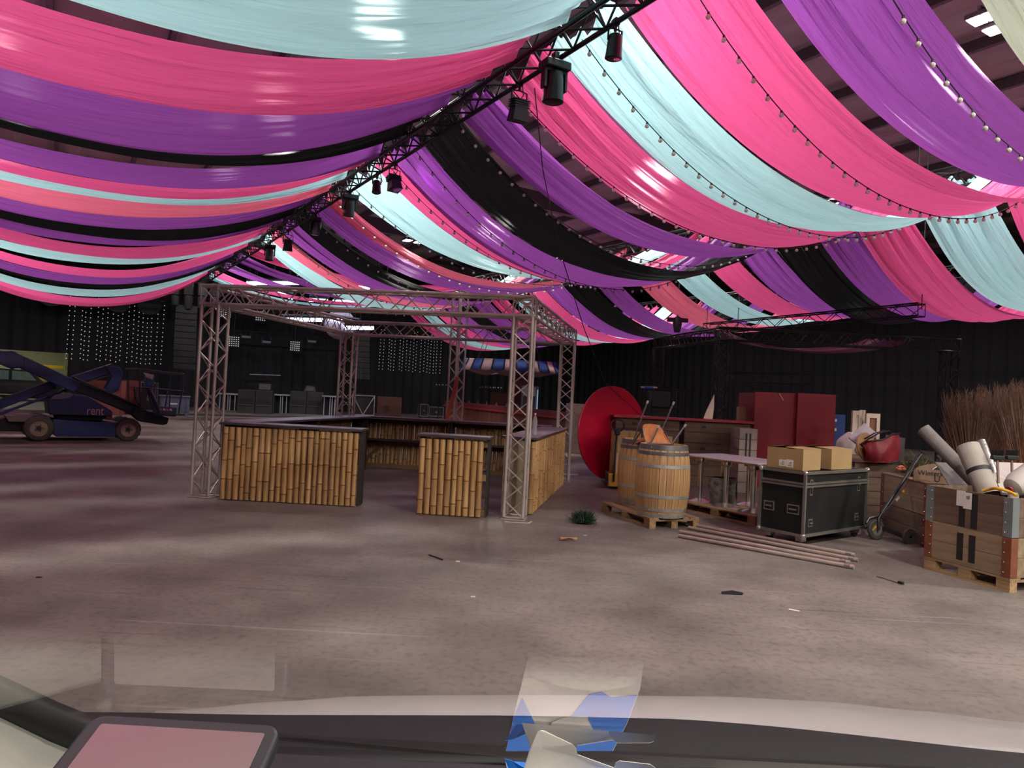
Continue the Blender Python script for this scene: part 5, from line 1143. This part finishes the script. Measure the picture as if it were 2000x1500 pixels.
# LED tube clusters and mirror ball
tubem_ = bpy.data.materials.new('led_tube'); tubem_.use_nodes = True; _t = tubem_.node_tree.nodes['Principled BSDF']; _t.inputs['Emission Color'].default_value = (0.62, 0.72, 1.0, 1); _t.inputs['Emission Strength'].default_value = 24.0
TB = [((482, 553), (611, 553)), ((688, 549), (722, 564)), ((734, 570), (758, 579)), ((528, 568), (572, 582)), ((604, 586), (640, 588)), ((650, 589), (706, 590)), ((548, 624), (630, 625)), ((642, 622), (702, 632)), ((672, 640), (730, 641)), ((484, 555), (500, 560))]
for k, (a, b) in enumerate(TB):
    q0, q1 = at(*a, 35.5), at(*b, 35.8); T = thing('led_tube', ['long glowing LED tube below the far drapes', 'upper right short LED tube above the silver frame', 'small LED tube right of the upper short one', 'sloping LED tube behind the front beam', 'short LED tube left of the mirror ball top', 'level LED tube above the mirror ball', 'bright LED tube left of the mirror ball', 'bright sloping LED tube right of the mirror ball', 'lowest LED tube right of the mirror ball', 'tiny LED tube at the left end of the longest one'][k], 'light tube', q0, 0, 'glowing LED tubes over the dance floor')
    MB().cyl((0, 0, 0), q1 - q0, 0.085, n=8).build('tube', tubem_, T); dn = (q1 - q0).normalized()
    MB().cyl(Vector((0, 0, 0.17)), q1 - q0 + Vector((0, 0, 0.17)), 0.1, n=6).build('housing', fixt, T)
    for e_ in (q1 - q0) * 0.15, (q1 - q0) * 0.85: MB().cyl(e_ + Vector((0, 0, 0.2)), e_ + Vector((0, 0, 2.6)), 0.012, n=4).build('hanger', fixt, T)
mbp_ = at(664, 634, 36.5); mt_ball = mat('mirror_ball', 'a8989f', 0.4, 0.2, var=0.3, scale=14)
T = thing('mirror_ball', 'large pale mirror ball hanging over the dance floor', 'mirror ball', mbp_)
MB().sphere((0, 0, 0), 0.78, 28, 18).build('ball', mt_ball, T, False); MB().cyl((0, 0, 0.78), (0, 0, 5.25), 0.03, n=6).build('hanger', fixt, T)
# ------------------------------------------------------------------ stage equipment on the floor
def sub(px0, px1, ptop, pbase, label, holes, d=0.9, rz=None):
    p0_, p1_ = gnd(px0, pbase), gnd(px1, pbase + 2); Y = (p0_.y + p1_.y) / 2; p0_ = at(px0, pbase, Y); p1_ = at(px1, pbase + 1, Y); w = (p1_ - p0_).length; h = at(px0, ptop, Y).z
    T = thing('subwoofer', label, 'loudspeaker', (p0_.x, Y, 0), 0.25, 'subwoofers along the stage front'); n = 2
    for k in range(n):
        c = MB().box(w * k / n + 0.01, 0, 0, w * (k + 1) / n - 0.01, d, h).build('cabinet', lam, T, False, 0.02)
        MB().box(w * k / n + 0.1, -0.012, h * 0.36, w * (k + 1) / n - 0.1, -0.001, h * 0.62).build('port', lift_in, c, False)
        MB().box(w * k / n + 0.1, -0.05, h * 0.34, w * (k + 1) / n - 0.1, -0.012, h * 0.37).build('port_lip', mat('port_grey', '47474b', 0.5), c, False)
    return Vector((p0_.x, Y, h)), w
h1, w1 = sub(462, 528, 760, 807, 'left pair of black subwoofers with a monitor on top', 2); h2, w2 = sub(564, 628, 763, 808, 'right pair of black subwoofers with a wedge monitor on top', 2)
mon = mat('monitor_grey', '3c3b40', 0.5)
T = thing('stage_monitor', 'flat grey monitor speaker on the left subwoofers', 'loudspeaker', h1 + Vector((w1 * 0.5, 0.55, 0.005)), 0.25, 'monitors on the subwoofers'); MB().box(0, 0, 0, 0.65, 0.35, 0.36).build('cabinet', mon, T, bevel=0.02); MB().box(0.04, -0.012, 0.04, 0.61, -0.001, 0.32).build('grille', mat('grille_grey', '55545a', 0.6), T, False)
T = thing('stage_monitor', 'sloped wedge monitor speaker on the right subwoofers', 'loudspeaker', h2 + Vector((w2 * 0.3, 0.7, 0.005)), 0.25, 'monitors on the subwoofers'); MB().prism([(0, 0), (0.7, 0), (0.62, 0.3), (0.15, 0.34)], 0, 0.4).build('cabinet', mon, T, False, 0.02); MB().box(0.15, -0.01, 0.06, 0.55, -0.001, 0.26).build('grille', mat('grille_grey', '55545a', 0.6), T, False)
wtop = mat('stage_table_white', '9a98a6', 0.5)
for px0, px1, py, lb in ((424, 462, 767, 'white skirted table left of the left subwoofers'), (529, 563, 769, 'white topped table between the subwoofers'), (628, 658, 772, 'white topped table right of the right subwoofers')):
    p0_, p1_ = at(px0, 806, 40.5), at(px1, 806, 40.5); z = at(px0, py, 40.5).z; w = p1_.x - p0_.x; T = thing('stage_table', lb, 'table', (p0_.x, 40.5, 0), 0, 'tables along the stage')
    MB().box(0, -0.05, z - 0.08, w, 0.7, z).build('top', wtop, T)
    for x in (0.1, w * 0.5, w * 0.5 + 0.12, w - 0.15): MB().cyl((x, 0.05, 0), (x, 0.05, z - 0.08), 0.03, n=6).build('leg', wtop, T)
    MB().box(0.05, 0.4, 0.0, w - 0.05, 0.45, z - 0.09).build('backing_skirt', lift_in, T, False)
# DJ bar line at the back of the stage
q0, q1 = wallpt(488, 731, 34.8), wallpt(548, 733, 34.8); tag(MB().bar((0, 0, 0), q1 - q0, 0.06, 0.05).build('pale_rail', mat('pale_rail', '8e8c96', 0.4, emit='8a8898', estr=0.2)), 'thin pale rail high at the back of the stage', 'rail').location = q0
# braced barrier, wooden boxes, cases
bp0 = gnd(687, 811); T = thing('stage_barrier', 'silver braced frame in front of the dark stage case', 'barrier', bp0, 0.3)
for a, b in (((0, 0, 0), (0, 0, 1.25)), ((1.3, 0, 0), (1.3, 0, 1.25)), ((0, 0, 1.2), (1.3, 0, 1.2)), ((0, 0, 1.2), (0.65, 0, 0.05)), ((1.3, 0, 1.2), (0.65, 0, 0.05)), ((0, 0, 0.05), (1.3, 0, 0.05))): rod('tube', a, b, 0.03, alu, T)
MB().box(0.05, 0.1, 0, 1.25, 0.7, 1.28).build('dark_case', caseb, T, False)
far_crate(735, 813, 43.5, 1.5, 0.9, 1.2, wood('far_brown_crate', '4e2c26', '5f382f', 0, 0.7), 'brown wooden box on the floor right of the braced frame', rz=0.2)
p = at(748, 795, 43.3); lbx = MB().box(0, -0.03, 0, 0.4, -0.015, 0.2).build('black_label_plate', stripe); tag(lbx, 'black label plate on the brown wooden box', 'label plate'); lbx.location = (p.x, p.y, p.z - 0.1)
case(820, 816, 0.5, 0.6, 0.85, 'left of two small road cases near the long red bar'); case(838, 816, 0.9, 0.6, 0.7, 'right of two small road cases near the long red bar', rz=0.3)
# long red bar in the distance
rA, rB = gnd(868, 832), gnd(1112, 880); redwood = wood('red_brown_planks', '5c3026', '74402f', 2, 0.7, 1.5)
rA.z = rB.z = 0
T = thing('long_bar', 'long red brown plank bar far behind the bamboo bar', 'bar counter', rA, math.atan2((rB - rA).y, (rB - rA).x)); LR = (rB - rA).length
nn = 48
for i in range(nn): board('plank', LR * i / nn + 0.004, 0, 0, LR * (i + 1) / nn - 0.004, 0.04, 1.0, redwood, T)
MB().box(-0.05, -0.1, 1.0, LR + 0.05, 0.7, 1.06).build('counter_top', red_top, T); MB().box(-0.02, -0.05, 1.06, LR, -0.0, 1.25).build('upstand', mat('bar_upstand', '651820', 0.5), T); MB().box(0.02, 0.05, 0, LR - 0.02, 0.6, 0.98).build('carcass', mat('dark_timber', '241a15', 0.9), T, False)
# leaning orange plank against the tower
p = TW; T_ = MB().bar((-0.35, -0.35, 0.0), (0.05, -0.22, 2.1), 0.1, 0.03, (0, 1, 0)).build('orange_plank', mat('orange_paint', 'a54a2c', 0.5)); tag(T_, 'orange painted plank leaning against the slim tower', 'plank'); T_.location = p
# stepped wooden display and back bar fridge
p = at(958, 800, 33); T = thing('stepped_box', 'brown stepped wooden display behind the long red bar', 'display', (p.x, p.y, 0), 0.1)
stw = wood('step_brown', '432a22', '54352b', 0, 0.7)
for k, (x0, x1, h) in enumerate(((0, 0.75, 1.78), (0.76, 1.1, 2.3), (1.11, 1.6, 2.75))):
    zz = 0.0
    while zz < h - 0.05: board('plank', x0, 0, zz + 0.003, x1, 0.5, min(h, zz + 0.24), stw, T); zz += 0.245
p = at(1018, 800, 32); T = thing('drinks_fridge', 'pale blue lit drinks fridge behind the long red bar', 'fridge', (p.x, p.y, 0), 0.05)
MB().box(0, 0, 0, 0.75, 0.7, 2.15).build('cabinet', mat('fridge_grey', '5d6468', 0.4), T, bevel=0.02); MB().box(0.05, -0.02, 0.2, 0.6, -0.001, 2.05).build('door', mat('fridge_door', '3a4045', 0.2), T, False); MB().box(0.68, -0.02, 0.2, 0.73, -0.001, 2.0).build('light_strip', mat('fridge_strip', '9fc4e0', 0.3, emit='9cc8f0', estr=0.8), T, False); MB().box(0.05, -0.025, 1.7, 0.6, -0.02, 2.1).build('header', mat('fridge_header', '8a9488', 0.4), T, False)
# bottles and taps on the long bar
for k in range(9):
    q = rA.lerp(rB, 0.03 + 0.085 * k) + Vector((0.25, 0.2, 1.062)); b = MB().lathe([(0.04, 0), (0.045, 0.02), (0.045, 0.2), (0.016, 0.27), (0.016, 0.33)], 8).build('bar_bottle', mat('bottle_glass', '4c5650', 0.15)); b.location = q; tag(b, 'small bottle on the long red bar, %s from its left end' % ORD[k], 'bottle', 'bottles on the long red bar')
# lamp stands
for k, px in enumerate((855, 868, 940, 955, 970)):
    p = at(px, 815, 38); T = thing('bar_tap_stand', 'thin dark stand with small knobs behind the bar, %s from left' % ORD[k], 'stand', (p.x, p.y, 0), 0, 'thin stands behind the long bar')
    MB().cyl((0, 0, 0), (0, 0, 2.0), 0.025, n=6).build('post', fixt, T); MB().bar((-0.2, 0, 2.0), (0.2, 0, 2.0), 0.03, 0.03).build('crossbar', fixt, T)
    for x in (-0.16, 0, 0.16): MB().sphere((x, 0, 2.05), 0.04, 6, 4).build('knob', mat('knob_grey', '8a8084', 0.4), T)
# striped blue and white canopy
cvb = mat('canopy_blue', '2c4e8e', 0.7, var=0.1); cvw = mat('canopy_white', 'b39ca0', 0.7, var=0.08); cvk = mat('canopy_trim', '17171c', 0.7)
p0_, p1_ = at(897, 700, 33), at(1098, 702, 33); T = thing('striped_canopy', 'blue and white striped scalloped canopy hanging over the far bar', 'canopy', Vector(((p0_.x + p1_.x) / 2, p0_.y + 1.2, at(990, 712, 33).z)), 0)
Rr = (p1_.x - p0_.x) / 2; n = 26
for k in range(n):
    a0_ = math.pi + math.pi * k / (n / 2) ; a1_ = a0_ + math.pi / (n / 2)
    def cf(u, v, a0_=a0_, a1_=a1_):
        a = a0_ + (a1_ - a0_) * u; r = Rr * (1.03 - 0.1 * v); return (r * math.cos(a), 0.55 * r * math.sin(a), -0.25 + 0.5 * v - 0.06 * math.sin(math.pi * u) * (1 - v))
    sgm = MB().grid(cf, 4, 2).build('scallop', cvb if k % 2 else cvw, T); sgm.modifiers.new('thick', 'SOLIDIFY').thickness = 0.03
    MB().tube([cf(0, 0), cf(0, 0.5), cf(0, 1)], 0.035, 5).build('piping', cvk, T)
MB().grid(lambda u, v: (Rr * (0.93 - 0.5 * v) * math.cos(u * 6.2832), 0.55 * Rr * (0.93 - 0.5 * v) * math.sin(u * 6.2832), -0.28 - 0.22 * math.sin(v * 2.2) * (0.6 + 0.4 * math.sin(u * 18.85) ** 2)), 40, 4).build('lower_valance', cvw, T)
for a in (0.8, 2.3, 3.9, 5.4): MB().cyl((Rr * 0.9 * math.cos(a), 0.5 * Rr * math.sin(a), 0.2), (Rr * 0.5 * math.cos(a), 0.3 * Rr * math.sin(a), 2.6), 0.015, n=4).build('hanging_wire', fixt, T)
# crates between the tower and the disc
far_crate(1113, 872, 22.0, 1.5, 1.0, 1.55, wood('stacked_grey_crates', '5d4a44', '77605a', 0, 0.7), 'stack of worn crates seen between the rear column and the red disc', rz=0.1, rows=5)

# ------------------------------------------------------------------ dark gantry on the right with a pink swag
gy_ = 20.0; gL = at(1407, 800, gy_); gR = at(1850, 800, gy_); zt = at(1407, 652, gy_).z
gt = thing('black_gantry', 'black truss gantry on the right behind the red panels', 'truss', (gL.x, gy_, 0))
w = gR.x - gL.x
def gpart(name, a, b, rotv=None):
    chs, brs = lattice(Vector(a), Vector(b), 0.34, 0.3, rotv); g = MB()
    for c_, d_ in chs: g.cyl(c_, d_, 0.026, n=8)
    o = g.build(name, blackal, gt)
    for c_, d_ in brs: rod('brace', c_, d_, 0.012, blackal, o, 4)
gpart('column', (0, 0, 0.02), (0, 0, zt - 0.18), (1, 0, 0)); gpart('column', (w, 0, 0.02), (w, 0, zt - 0.18), (1, 0, 0)); gpart('column', (-0.9, 4.5, 0.02), (-0.9, 4.5, zt - 0.18), (1, 0, 0)); gpart('beam', (-0.2, 0, zt), (w + 0.2, 0, zt)); gpart('side_beam', (0, 0.17, zt), (-0.9, 4.5, zt))
sgs = MB().grid(lambda u, v: (0.3 + (w * 0.8) * u, 0.5 + 2.2 * v, zt + 0.1 - 0.45 * math.sin(math.pi * u) ** 0.7 + 0.25 * v + 0.03 * math.sin(v * 30 + u * 4)), 30, 24)
me = sgs.mesh('swag', cloth_mat('shaded_pink_voile', '8f6474', 0.3, 0.03)); uvl = me.uv_layers.new(name='UVMap'); link_ = link('gantry_swag', me); link_.location = (gL.x, gy_, 0); tag(link_, 'dim pink swag hung behind the beam of the black gantry', 'drape')  # weak light on the swag is put into a darker voile colour
q0, q1 = at(1380, 642, 23), at(1800, 605, 17); T = thing('slanting_truss', 'thin slanting dark truss above the black gantry', 'truss', q0); chs, brs = lattice(Vector((0, 0, 0)), q1 - q0, 0.3, 0.4); 
for c_, d_ in chs: rod('chord', c_, d_, 0.02, blackal, T)
g = MB()
for c_, d_ in brs: g.cyl(c_, d_, 0.01, n=4, cap=False)
stuff(g.build('brace_web', blackal, T))
for c_ in (Vector((0, 0, 0)), (q1 - q0)): rod('hanging_wire', c_, c_ + Vector((0, 0, 9.7 - q0.z - c_.z)), 0.01, fixt, T)
T = thing('slanting_truss', 'short dark truss low behind the red panel box', 'truss', at(1420, 738, 22)); v = at(1580, 742, 22) - at(1420, 738, 22); chs, brs = lattice(Vector((0, 0, 0)), v, 0.3, 0.35)
for c_, d_ in chs: rod('chord', c_, d_, 0.02, blackal, T)
g = MB()
for c_, d_ in brs: g.cyl(c_, d_, 0.01, n=4, cap=False)
stuff(g.build('brace_web', blackal, T))
for k in (0.1, 0.9): rod('hanging_wire', v * k, v * k + Vector((0, 0, 4)), 0.01, fixt, T)
# small fixture under the second row
p = at(1323, 632, 24); T = thing('stage_light', 'small black stage light hanging under the farther right drapes', 'stage light', p, 0, 'stage lights clamped under the central truss'); MB().lathe([(0.1, -0.3), (0.16, 0), (0.12, 0.2), (0.05, 0.25)], 12).build('head', fixt, T); MB().bar((-0.35, 0, 0.12), (0.35, 0, 0.12), 0.1, 0.14).build('yoke', fixt, T); MB().cyl((0, 0, 0.25), (0, 0, 2.0), 0.015, n=6).build('hanger', fixt, T)
p = at(1790, 408, 13.2); T = thing('stage_light', 'black moving light between the two right-hand rows of drapes', 'stage light', p, 0.3, 'stage lights clamped under the central truss'); MB().box(-0.16, -0.14, -0.12, 0.16, 0.14, 0.12).build('head', fixt, T, bevel=0.05); MB().cyl((0, 0, 0.12), (0, 0, 1.2), 0.015, n=6).build('hanger', fixt, T)

# vehicle parked inside the lit store room
p = hall(38.6, -7.6, 0); T = thing('parked_van', 'dark parked vehicle with pale windows behind the boom lift', 'vehicle', p, HALL_RZ)
vb = mat('vehicle_dark', '14161c', 0.35, coat=0.4); vw = mat('vehicle_window', '7f9c92', 0.15)
MB().prism([(-2.6, 0.35), (2.3, 0.35), (2.35, 1.0), (1.5, 1.1), (0.9, 1.75), (-2.0, 1.8), (-2.6, 1.1)], -0.8, 0.8).build('body', vb, T, False, 0.05)
for pts_ in ([(-2.2, 1.15), (-1.3, 1.15), (-1.3, 1.65), (-1.95, 1.65)], [(-1.15, 1.15), (-0.1, 1.15), (-0.1, 1.65), (-1.15, 1.65)], [(0.05, 1.15), (1.2, 1.15), (0.8, 1.62), (0.05, 1.65)]): MB().prism(pts_, -0.812, -0.801).build('window', vw, T, False)
for x in (-1.7, 1.5): MB().cyl((x, -0.82, 0.33), (x, -0.6, 0.33), 0.33, n=20).build('wheel', rubber, T); MB().cyl((x, 0.6, 0.33), (x, 0.82, 0.33), 0.33, n=20).build('wheel', rubber, T)

# ------------------------------------------------------------------ the van the photograph is taken from: bonnet, cowl, dashboard, display, windscreen
hoodm = mat('van_paint', 'aaa3a2', 0.35, var=0.02, coat=0.5); dash_m = mat('dash_plastic', '101114', 0.55, var=0.2, bump=0.15, bscale=300); seal = mat('rubber_seal', '0b0b0c', 0.5); trimg = mat('grey_trim', '6f6e66', 0.7, var=0.06)
van = thing('van_front', 'front of the van around the viewer, with bonnet, dashboard and windscreen', 'van', (0, 0.4, 0))
VO = Vector((0, 0.4, 0))
def vp(x, y, Y): return at(x, y, Y) - VO
def edge(xs, ys, x):
    for i in range(len(xs) - 1):
        if xs[i] <= x <= xs[i + 1]:
            k = (x - xs[i]) / (xs[i + 1] - xs[i]); k = k * k * (3 - 2 * k) * 0.5 + k * 0.5; return ys[i] + (ys[i + 1] - ys[i]) * k
    return ys[0] if x < xs[0] else ys[-1]
HX = [300, 550, 700, 900, 1100, 1400, 1600, 1800, 2000, 2200]; HY = [1440, 1396, 1378, 1371, 1368, 1369, 1378, 1398, 1424, 1455]
def hoodf(u, v):
    x = 300 + 1900 * u; a = vp(x, edge(HX, HY, x), 1.80); b = vp(x, edge([300, 2200], [1412, 1500], x), 1.32)
    c = a.lerp(b, v); c.z += 0.03 * math.sin(math.pi * v)
    if v == 0: c = a
    return tuple(c)
MB().grid(hoodf, 40, 8).build('bonnet', hoodm, van).modifiers.new('thick', 'SOLIDIFY').thickness = 0.01
def nose(u, v):
    x = 300 + 1900 * u; a = vp(x, edge(HX, HY, x), 1.80); return (a.x, a.y + 0.25 * math.sin(v * 1.57), a.z - 0.75 * (1 - math.cos(v * 1.57)) - 0.002)
MB().grid(nose, 40, 8).build('nose_panel', hoodm, van)
# cowl: dark band in front of the dashboard
def cowl(u, v):
    x = 150 + 2050 * u; a = vp(x, edge([150, 550, 1000, 1300, 2200], [1402, 1408, 1409, 1415, 1497], x), 1.30); b = vp(x, edge([150, 1000, 2200], [1500, 1500, 1570], x), 1.11); c = a.lerp(b, v); c.z += 0.012 * math.sin(math.pi * v); return tuple(c)
MB().grid(cowl, 30, 6).build('cowl', mat('cowl_black', '08080a', 0.6, spec=0.25, var=0.1), van).modifiers.new('thick', 'SOLIDIFY').thickness = 0.01
ZD = 1.205
dashp = MB().box(-0.85, 0.16, ZD - 0.25, 0.95, 0.65, ZD).build('dashboard', dash_m, van, bevel=0.02)
# left pillar foot: dark seal and grey trim
sl = [vp(-120, 1268, 0.95), vp(0, 1322, 0.92), vp(120, 1378, 0.9), vp(215, 1415, 0.88)]
def sealf(u, v):
    k = u * 3; i = min(2, int(k)); p = sl[i].lerp(sl[i + 1], k - i); a = v * 3.1416; return tuple(p + Vector((0, -0.03 * math.sin(a) * 0.5, 0.0)) - Vector((0, 0.0, 0.045 * v)))
MB().grid(sealf, 12, 6).build('pillar_seal', seal, van).modifiers.new('thick', 'SOLIDIFY').thickness = 0.012
def trimf(u, v):
    k = u * 3; i = min(2, int(k)); p = sl[i].lerp(sl[i + 1], k - i) - Vector((0, 0.02, 0.042)); return tuple(p + Vector((0.0, -0.25 * v, -0.10 * v)))
MB().grid(trimf, 12, 4).build('pillar_trim', trimg, van).modifiers.new('thick', 'SOLIDIFY').thickness = 0.012
# windscreen: a raked pane; its lower band catches the dashboard, the upper part is clear
TH = R_(33); PB0 = Vector((0, 1.055, 1.205)) - VO; up_ = Vector((0, -math.cos(TH), math.sin(TH)))
clear = bpy.data.materials.new('clear_glass'); clear.use_nodes = True; N_ = clear.node_tree.nodes; N_.remove(N_['Principled BSDF']); tpn = N_.new('ShaderNodeBsdfTransparent'); clear.node_tree.links.new(tpn.outputs[0], N_['Material Output'].inputs[0])
refl = bpy.data.materials.new('windscreen_glass'); refl.use_nodes = True; N_ = refl.node_tree.nodes; L_ = refl.node_tree.links; N_.remove(N_['Principled BSDF'])
tpn = N_.new('ShaderNodeBsdfTransparent'); gln = N_.new('ShaderNodeBsdfGlossy'); gln.inputs['Roughness'].default_value = 0.0; gln.inputs['Color'].default_value = (1, 1, 1, 1); mxn = N_.new('ShaderNodeMixShader')
lw = N_.new('ShaderNodeLayerWeight'); lw.inputs[0].default_value = 0.5; pw = N_.new('ShaderNodeMath'); pw.operation = 'POWER'; pw.inputs[1].default_value = 5.0; ma = N_.new('ShaderNodeMath'); ma.operation = 'MULTIPLY_ADD'; ma.inputs[1].default_value = 0.93; ma.inputs[2].default_value = 0.07
ma.inputs[1].default_value = 0.75; ma.inputs[2].default_value = 0.02
uvn = N_.new('ShaderNodeTexCoord'); sep = N_.new('ShaderNodeSeparateXYZ'); L_.new(uvn.outputs['Generated'], sep.inputs[0]); fd = N_.new('ShaderNodeMapRange'); fd.inputs[1].default_value = 0.83; fd.inputs[2].default_value = 1.0; fd.inputs[3].default_value = 1.0; fd.inputs[4].default_value = 0.0; L_.new(sep.outputs['Z'], fd.inputs[0])   # the pane's reflection is faded out upwards by hand to hide the seam
mf = N_.new('ShaderNodeMath'); mf.operation = 'MULTIPLY'; L_.new(lw.outputs['Facing'], pw.inputs[0]); L_.new(pw.outputs[0], ma.inputs[0]); L_.new(ma.outputs[0], mf.inputs[0]); L_.new(fd.outputs[0], mf.inputs[1]); L_.new(mf.outputs[0], mxn.inputs[0]); L_.new(tpn.outputs[0], mxn.inputs[1]); L_.new(gln.outputs[0], mxn.inputs[2]); L_.new(mxn.outputs[0], N_['Material Output'].inputs[0])
GN = Vector((0, -math.sin(TH), -math.cos(TH)))
def pane(name, k0, k1, mt):
    return MB().grid(lambda u, v: tuple(PB0 + Vector((-1.0 + 2.1 * u, 0, 0)) + up_ * (k0 + (k1 - k0) * v)), 1, 1).build(name, mt, van, False)
pane('windscreen_lower_glass', 0.0, 0.64, refl); pane('windscreen_upper_glass', 0.6401, 1.3, clear)
# blue and white card lying on the dashboard, mirrored in the windscreen
def on_dash(x, y, z=ZD):
    d = ray(x, y); P0_ = PB0 + VO; X = EYE + d * ((P0_ - EYE).dot(GN) / d.dot(GN)); r_ = d - GN * (2 * d.dot(GN)); return X + r_ * ((z - X.z) / r_.z)
cardw = mat('card_white', 'd3cfc6', 0.6, var=0.03); cardb = mat('card_blue', '1463b8', 0.5, var=0.05)
CO = on_dash(1100, 1400); card_ = thing('parking_card', 'blue and white card lying curled on the dashboard', 'card', CO)
def flat(name, pts, z, mt, th=0.0008):
    a = [on_dash(x, y, z) - CO for x, y in pts]; n = len(a); b = [p + Vector((0, 0, th)) for p in a]
    return MB().add(a + b, [tuple(range(n)), tuple(range(2 * n - 1, n - 1, -1))] + [(i, i + n, (i + 1) % n + n, (i + 1) % n) for i in range(n)]).build(name, mt, card_, False)
flat('sheet', [(1040, 1252), (1104, 1259), (1112, 1278), (1135, 1277), (1160, 1282), (1179, 1290), (1188, 1277), (1250, 1286), (1257, 1296), (1250, 1345), (1225, 1412), (1197, 1466), (988, 1466), (1003, 1398), (1022, 1322)], ZD + 0.002, cardw)
flat('blue_print', [(1020, 1362), (1052, 1428), (1075, 1436), (1160, 1432), (1148, 1398), (1112, 1402), (1150, 1356), (1175, 1351), (1194, 1362), (1244, 1357), (1224, 1412), (1196, 1466), (989, 1466), (1004, 1398)], ZD + 0.0035, cardb)
flat('white_dial', [(1078, 1410), (1104, 1400), (1145, 1398), (1160, 1428), (1120, 1433), (1070, 1426)], ZD + 0.0048, cardw)
ppos = on_dash(1108, 1444, ZD + 0.005) - CO
link('lettering', text_mesh('P', 0.022, cardw), card_, Matrix.Translation(ppos) @ Matrix.Rotation(0.1, 4, 'Z'))
# raised curl of the sheet: a long low fold across its near half
def curl(u, v):
    a = on_dash(1030 + 5 * v, 1322 - 14 * v, ZD + 0.003).lerp(on_dash(1246, 1338 - 14 * v, ZD + 0.003), u) - CO
    return (a.x, a.y, a.z + 0.022 * math.sin(math.pi * v) * math.sin(math.pi * u) ** 0.7)
MB().grid(curl, 20, 8).build('fold', cardw, card_)
def upright(name, pts, Ys, mt):
    a = [at(x, y, Y) - CO for (x, y), Y in zip(pts, Ys)]; n = len(a); b = [p + Vector((0, 0.001, 0.0)) for p in a]
    return MB().add(a + b, [tuple(range(n)), tuple(range(2 * n - 1, n - 1, -1))] + [(i, i + n, (i + 1) % n + n, (i + 1) % n) for i in range(n)]).build(name, mt, card_, False)
upright('curled_tab', [(1016, 1525), (1034, 1466), (1050, 1430), (1056, 1427), (1062, 1427), (1118, 1454), (1126, 1464), (1128, 1474), (1200, 1500), (1240, 1525)], [0.97, 0.955, 0.94, 0.94, 0.94, 0.94, 0.945, 0.95, 0.96, 0.97], cardw)
upright('curled_tab', [(1190, 1525), (1203, 1490), (1210, 1486), (1270, 1493), (1280, 1500), (1284, 1525)], [0.97, 0.95, 0.945, 0.945, 0.95, 0.97], cardw)
upright('blue_corner', [(985, 1482), (1000, 1486), (1024, 1500), (1030, 1525), (1005, 1525)], [0.975, 0.975, 0.972, 0.98, 0.98], cardb)
# display on the dashboard
bez = mat('display_bezel', '26272a', 0.4, var=0.08); scr = mat('display_glass', 'a9a7a6', 0.3, 0.9, var=0.02)
DO = at(368, 1404, 0.80); pass
def rrect(w, l, r, n=5):
    pts = []
    for cx, cy_, a0 in ((w / 2 - r, -r, 0), (-w / 2 + r, -r, 90), (-w / 2 + r, -l + r, 180), (w / 2 - r, -l + r, 270)):
        for k in range(n + 1): a = R_(a0 + 90 * k / n); pts.append((cx + r * math.cos(a), cy_ + r * math.sin(a)))
    return pts
def slab(name, pts, z0, z1, mt, par, bev=0.0):
    n = len(pts); return MB().add([(x, y, z0) for x, y in pts] + [(x, y, z1) for x, y in pts], [tuple(range(n - 1, -1, -1)), tuple(range(n, 2 * n))] + [(i, (i + 1) % n, n + (i + 1) % n, n + i) for i in range(n)]).build(name, mt, par, False, bev)
disp = slab('instrument_display', rrect(0.212, 0.14, 0.018), -0.02, 0.0, bez, van, 0.004); disp.location = DO - VO; disp.rotation_euler = (R_(18), R_(0.5), 0)
slab('screen', rrect(0.180, 0.115, 0.003), 0.0005, 0.0025, scr, disp).location = (0.002, -0.0165, 0)
MB().box(-0.05, -0.11, -0.2, 0.05, -0.05, -0.021).build('mount', bez, disp)
